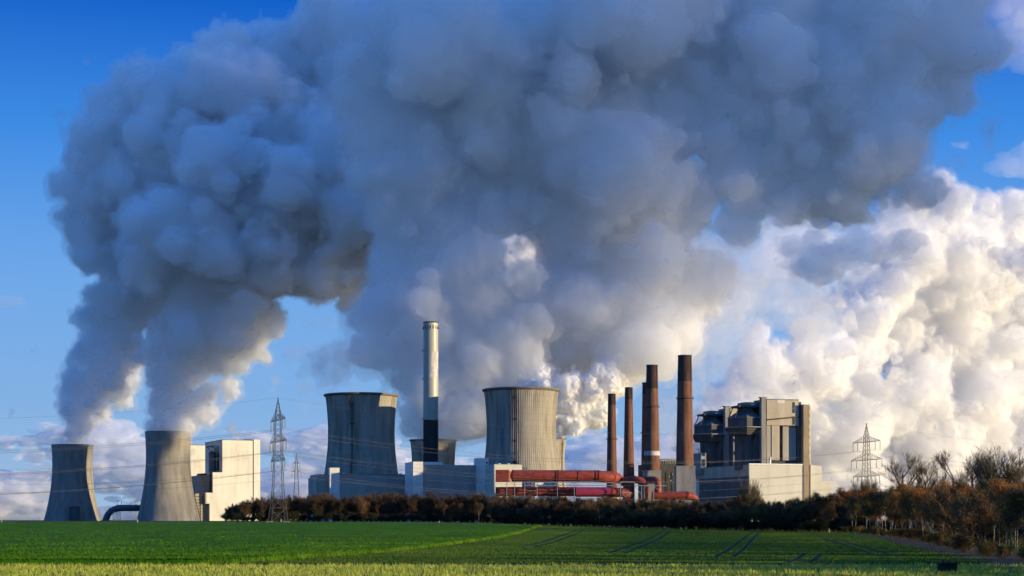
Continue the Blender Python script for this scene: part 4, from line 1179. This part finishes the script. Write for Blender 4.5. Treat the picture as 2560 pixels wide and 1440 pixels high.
def billow(name, puffs, mats, seed, vox_px, kids=((14, .25, .68), (11, .22, .55)), noise=((26, .15), (12, .18), (6, .28), (3, .28)), flat=1.0, core=.82, shells=((2.6, 1.15), (-.8, .8)), label=None, cat='steam', group=None):
    """A bumpy body of steam from round puffs (px, py, radius px, distance): smaller puffs sit on the skin of the larger ones.
    It is built as nested closed skins, thin ragged fringe outside and denser core inside: SHELLS = (voxels outward, raggedness)."""
    import openvdb
    rng = np.random.default_rng(seed)
    c, r = [], []
    for (px, py, rp, Y) in puffs:
        c.append(tuple(at(px, py, Y))); r.append(rp * Y / FPX)
    C, R = np.array(c), np.array(r)
    C[:, 0] /= flat
    vx = vox_px * float(np.mean(C[:, 1])) / FPX
    levels = [(C, R)]
    for (n, lo, hi) in kids:
        pc, pr = levels[-1]
        d = rng.standard_normal((len(pc), n, 3)); d /= np.linalg.norm(d, axis=2, keepdims=True)
        rr = pr[:, None] * (lo + (hi - lo) * rng.uniform(0, 1, (len(pc), n)) ** 1.5)
        cc = pc[:, None] + d * (pr[:, None] * rng.uniform(.72, 1.0, (len(pc), n)))[:, :, None]
        levels.append((cc.reshape(-1, 3), rr.reshape(-1)))
    allc = np.concatenate([a for a, b in levels]); allr = np.concatenate([b * q for (a, b), q in zip(levels, (core, .95, 1, 1))])
    keep = allr > vx * 1.6
    allc, allr = allc[keep], allr[keep]
    lo = (allc - allr[:, None]).min(0) - 20 * vx
    hi = (allc + allr[:, None]).max(0) + 20 * vx
    shape = np.ceil((hi - lo) / vx).astype(int)
    mg = 14
    F = np.full(shape, float(mg), np.float32)
    for k in np.argsort(-allr):
        p, rad = (allc[k] - lo) / vx, allr[k] / vx
        a = np.maximum(np.floor(p - rad - mg).astype(int), 0); b = np.minimum(np.ceil(p + rad + mg + 1).astype(int), shape)
        x = np.arange(a[0], b[0], dtype=np.float32) - p[0]; y = np.arange(a[1], b[1], dtype=np.float32) - p[1]; z = np.arange(a[2], b[2], dtype=np.float32) - p[2]
        d = np.sqrt((x * x)[:, None, None] + (y * y)[None, :, None] + (z * z)[None, None, :]) - rad
        blk = F[a[0]:b[0], a[1]:b[1], a[2]:b[2]]
        np.minimum(blk, d, out=blk)
    N = np.zeros(shape, np.float32)
    for i, (cell, amp) in enumerate(noise):
        q = lattice_noise(shape, cell, rng)
        N += (.7 - np.abs(q)) * (amp * cell) if i in (1, 2) else q * (amp * cell)
    root = None
    for i, ((out, rag), mat) in enumerate(zip(shells, mats)):
        G = F + N * rag - out
        for ax in range(3):
            ix = [slice(None)] * 3
            for e in (0, 1, -1, -2):
                ix[ax] = e; G[tuple(ix)] = mg
        g = openvdb.FloatGrid(float(mg))
        g.copyFromArray(np.ascontiguousarray(G))
        pts, quads = g.convertToQuads(0.0)
        co = pts * vx + lo
        co[:, 0] *= flat
        o = link_mesh(name if i == 0 else 'dense_core' if i == len(shells) - 1 else 'inner_billows', mesh_np(name, co, quads.ravel(), 4, True), mat, root)
        root = root or o
    return tag(root, label, cat, group)

def steam_set(name, d, alb, surf, col, aniso=.15):
    return [steam_mat(name + '_' + n_, d * k, alb, aniso, sf, col) for n_, k, sf in (('fringe', .2, .02), ('core', .8, surf))]
W1, W2 = (.984, .991, .999), (.88, .93, 1.0)
STEAM = steam_set('steam', .055, W1, .14, W2)
STEAM_SOFT = steam_set('soft_steam', .036, W1, .10, W2)
STEAM_FRESH = steam_set('fresh_steam', .10, (.997, .997, .997), .45, (.96, .95, .95))
VEIL = steam_mat('veil_cloud', 0.0026, (.93, .955, .99), 0.2, 0.02, (.85, .88, .95))
YA, YB, YC = 3225.0, 3100.0, 2600.0
plume_a = [(190,1096,44,YA),(172,1100,28,YA),(215,1098,28,YA),(207,1056,55,YA),(215,1010,60,YA),(235,965,62,YA),(275,925,75,YA),(215,880,58,YA),(300,850,80,YA),(250,790,70,YA),(330,740,110,YA),(262,720,55,YA),
 (330,640,120,YA),(270,590,80,YA),(270,520,90,YA),(235,430,75,YA),(250,390,70,YA),(330,430,120,YA),(400,540,150,YA),(300,330,85,YA),(400,330,130,YA),(370,230,80,YA),(450,240,120,YA),(520,350,170,YA),(560,190,115,YA),(565,115,62,YA),(640,170,110,YA),(720,180,90,YA),(700,300,190,YA),(500,520,150,YA),(900,120,150,YA),(850,280,180,YA),(1000,20,200,YA),(300,1000,30,YA),(312,1058,14,YA)]
plume_b = [(420,1066,44,YB),(392,1070,28,YB),(448,1070,28,YB),(450,1040,56,YB),(490,1010,52,YB),(425,1000,58,YB),(430,950,55,YB),(440,895,80,YB),(480,840,100,YB),(560,820,100,YB),(640,830,80,YB),(690,840,40,YB),(540,750,110,YB),(620,760,90,YB),(500,690,110,YB),(600,620,140,YB),(480,600,140,YB),(700,640,120,YB),(790,650,95,YB),(650,500,160,YB),(800,480,180,YB),(880,640,110,YB),(950,560,150,YB),(570,968,22,YB),(590,980,14,YB)]
slim = lambda ps: [(x, y, r * (.84 if 700 < y < 1062 else 1), Y) for x, y, r, Y in ps]
billow('steam_plume', slim(plume_a), STEAM, 1, 3.2, label='steam plume rising from the leftmost shaded cooling tower, leaning right', cat='steam plume', group='steam plumes')
billow('steam_plume', slim(plume_b), STEAM, 2, 3.2, label='steam plume rising from the slender tower beside the white boiler house', cat='steam plume', group='steam plumes')
plume_c = [(1083,1064,44,YC),(1140,1042,45,YC),(1035,1030,55,YC),(1160,960,100,YC),(1050,950,80,YC),(1000,880,70,YC),(960,820,50,YC),(930,770,40,YC),(1100,800,150,YC),(1250,900,130,YC),(1210,1000,75,YC),(1190,1060,30,YC),(1350,860,110,YC+150),(1450,850,110,YC+150),(1540,820,120,YC),(1620,790,110,YC),(1700,740,100,YC),(1765,720,45,YC),(1650,650,110,YC),(1550,690,140,YC),(1420,760,120,YC),(1250,760,110,YC),(1000,650,110,YC),(1130,560,150,YC),(1180,680,100,YC),(1450,540,150,YC),(1600,520,140,YC),(1680,470,90,YC),(1650,300,160,YC),(1680,190,85,YC),(1800,260,130,YC),(1850,420,110,YC),(1880,510,70,YC),(1500,380,180,YC),(1300,400,180,YC),(1100,430,160,YC),(1000,350,180,YC),(1920,200,150,YC),(2000,350,130,YC),(2050,480,100,YC),(2150,400,140,YC),(2200,250,150,YC),(2300,100,160,YC),(2400,150,80,YC),(2330,280,80,YC),(2250,430,70,YC),(1200,150,230,YC),(1450,80,220,YC),(1700,0,200,YC),(1950,0,180,YC),(2150,60,180,YC),(1000,150,180,YC),(2350,0,120,YC)]
YG = 2535.0
plume_g = [(1385,1078,30,YG),(1418,1072,30,YG),(1440,1052,38,YG),(1350,972,42,YG),(1405,980,54,YG),(1455,1000,54,YG),(1484,1032,34,YG),(1495,965,48,YG),(1430,940,40,YG),(1380,1020,40,YG),(1540,925,50,YG+30)]
billow('steam_plume', plume_c, STEAM_SOFT, 3, 4, noise=((34, .18), (12, .17), (6, .26), (3, .24)), shells=((3.6, 1.1), (-.6, .8)), label='huge blue-grey steam plume from the distant tower behind the silver stack', cat='steam plume', group='steam plumes')
billow('steam_plume', plume_g, STEAM_FRESH, 4, 2.4, label='bright white sunlit steam puffing out right behind the sunlit ribbed tower', cat='steam plume', group='steam plumes')

SHRED = steam_mat('shaded_steam', .022, (.93, .955, .985), .2, .05, (.7, .76, .85))
for lab, ps in (('dark ragged steam shred in front of the cumulus, below the right end of the plume', [(1975, 620, 36), (2030, 640, 40), (2080, 652, 42), (2130, 655, 38), (2190, 640, 36), (2240, 612, 34), (2275, 598, 24), (2140, 610, 30)]),
                ('dark ragged steam shred at the right edge of the picture', [(2500, 660, 20), (2535, 640, 40), (2580, 650, 48), (2560, 690, 34), (2630, 650, 50)])):
    billow('steam_shred', [(x, yy, q, 2150) for x, yy, q in ps], [SHRED], 41, 3, flat=1.35, shells=((1, .9),), label=lab, cat='steam', group='steam shreds')
YS = 9000.0
CLOUD = steam_set('cloud', .013, (.990, .990, .986), .16, (.88, .88, .88), .1)
rc = np.random.default_rng(12)
top_x, top_y = (1780, 1880, 1930, 1990, 2070, 2150, 2230, 2280, 2320, 2350, 2400, 2460, 2520, 2600, 2700), (1010, 850, 800, 790, 730, 690, 600, 470, 395, 400, 470, 480, 455, 470, 450)
cumulus = []
while len(cumulus) < 330:
    x, yy, rad = rc.uniform(1780, 2640), rc.uniform(390, 1300), 26 + 85 * rc.uniform() ** 2.2
    t = float(np.interp(x, top_x, top_y))
    if yy - rad * 1.15 > t and (yy - t < 260 or rc.uniform() < .8):
        cumulus.append((x, yy, rad, YS - 500 + (x - 1780) * 1.2 + rc.uniform(-150, 300)))
for x, yy, rad in ((2325, 420, 26), (2345, 445, 36), (2310, 470, 30), (2380, 495, 40), (2470, 505, 34), (2540, 492, 36), (1905, 830, 24), (1980, 815, 30), (2010, 840, 34), (1945, 930, 36), (1975, 955, 30)):
    cumulus.append((x, yy, rad, YS - 620 + (x - 1780) * 1.2))
billow('cumulus_cloud', cumulus, CLOUD, 5, 3.4, kids=((12, .2, .55), (8, .22, .5)), core=.9, label='towering white cumulus cloud behind the boiler building and the wood', cat='cloud')
veil = [(x, yy, rad, 7400 + 40 * i) for i, (x, yy, rad) in enumerate(((1760, 640, 80), (1840, 700, 100), (1900, 640, 80), (1790, 800, 110), (1860, 880, 100), (1760, 930, 80), (1820, 1000, 90), (1720, 1040, 60), (1960, 620, 90), (2060, 640, 90), (2150, 620, 80), (2000, 720, 110), (1930, 760, 100), (1780, 720, 90), (2230, 560, 60)))]
billow('thin_cloud', veil, [VEIL], 8, 5, shells=((0, 1.5),), label='thin bluish cloud veil between the steam and the cumulus', cat='cloud')
WISP = steam_mat('wisp_cloud', 0.0022, (.97, .98, .99), 0.2, 0.0, (.85, .88, .95))
for lab, ps, fl in (('small grey cloud streak between the left steam and the silver stack', [(735, 874, 16), (770, 868, 22), (810, 872, 20), (850, 876, 18), (890, 880, 14)], 1.6),
                    ('faint upper cloud streak left of the silver stack', [(790, 806, 8), (815, 808, 10), (850, 806, 10), (880, 802, 8)], 2.2),
                    ('thin grey cloud streak at the left edge of the picture', [(-20, 752, 9), (15, 754, 10), (48, 757, 8)], 2.2),
                    ('loose white cloud in the top right corner of the sky', [(2490, 90, 30), (2530, 110, 45), (2570, 60, 60), (2600, 140, 40), (2520, 20, 40)], 1.3),
                    ('small loose cloud above the cumulus at the right edge', [(2490, 415, 14), (2515, 402, 24), (2545, 410, 30), (2580, 400, 30)], 1.4)):
    billow('cloud_wisp', [(x, yy, q, 9000) for x, yy, q in ps], [WISP], 20 + len(lab), 2.6, flat=fl, shells=((1.5, .8),), label=lab, cat='cloud', group='loose cloud wisps')
for lab, ps in (('faint dark steam wisp above the gap beside the slender tower', [(499, 1104, 5), (501, 1096, 7), (504, 1088, 6), (506, 1080, 4)]),
                ('faint dark steam wisp trailing above the white boiler house roof', [(598, 1096, 4), (592, 1088, 5), (586, 1080, 5), (579, 1074, 5), (574, 1071, 3)])):
    billow('steam_wisp', [(x, yy, q, 3190) for x, yy, q in ps], [steam_mat('thin_steam', .045, (.85, .87, .9), .2, 0.0, (.8, .8, .8))], 31, 1.6, shells=((0, 1.4),), label=lab, cat='steam', group='steam wisps')
billow('cloud_wisp', [(1300, 668, 44, 6000), (1288, 632, 44, 6000), (1330, 618, 44, 6000), (1270, 660, 36, 6000), (1345, 650, 45, 6000), (1385, 668, 36, 6000), (1340, 695, 36, 6000), (1420, 690, 26, 6000)], [steam_mat("sunlit_cloud", .03, (.990, .990, .986), .1, .12, (.88, .88, .88))], 51, 3, shells=((0, 1),), label='cream sunlit cloud seen through the gap in the central plume', cat='cloud', group='loose cloud wisps')
YH = 14000.0
BANK = steam_mat('low_cloud', 0.006, (.98, .982, .988), 0.2, 0.14, (.84, .86, .90))
r_ = random.Random(4)
bank = [(x + r_.uniform(-30, 30), y + r_.uniform(-12, 12) , r, YH) for x, y, r in [(-60,1140,55),(20,1120,40),(90,1110,38),(150,1130,45),(260,1130,45),(340,1100,35),(300,1160,50),(430,1110,40),(520,1110,36),(600,1120,40),(690,1120,45),(760,1115,40),(810,1130,45),(880,1150,45),(940,1160,50),(1000,1190,45)] ]
bank += [(x, 1215 + r_.uniform(-15, 15), r_.uniform(45, 65), YH) for x in range(-80, 1750, 60)] + [(x, 1280, 50, YH) for x in range(-80, 2700, 70)]
bank += [(1480,1150,40,YH),(1540,1130,45,YH),(1620,1150,45,YH),(1430,1170,30,YH)]
billow('cloud_bank', bank, [BANK], 6, 3.5, flat=2.4, shells=((0, 1.3),), label='low grey-white cloud bank along the horizon behind the plant', cat='cloud bank')
# unseen steam bank added at right to keep the sun off the high plume
far = []
for k in range(70):
    u, w = r_.uniform(-800, 800), r_.uniform(1110, 2600)
    px, py, pz = 200 + 4200 * .951 + u * .309, 2650 - 4200 * .309 + u * .951, w
    far.append((1280 + px / py * FPX, HZ - (pz - CZ) / py * FPX, 260 * FPX / py, py))
for qx, qz in ((390, 367), (457, 367), (520, 375), (680, 350), (720, 345)):    # lower puffs added to shade the dark steam shreds
    px, py, pz = qx + .945 * 3900, 2150 - .307 * 3900, qz + 490
    far.append((1280 + px / py * FPX, HZ - (pz - CZ) / py * FPX, 110 * FPX / py, py))
THINNER = steam_mat('sun_blocking_steam', .0082, (.98, .985, .99), .2, 0.01, (.9, .9, .9))
billow('sun_blocking_steam', far, [THINNER], 7, 90, kids=((9, .38, .6),), shells=((0, .6),), label='added steam bank out of view to the right that blocks the sun', cat='steam')
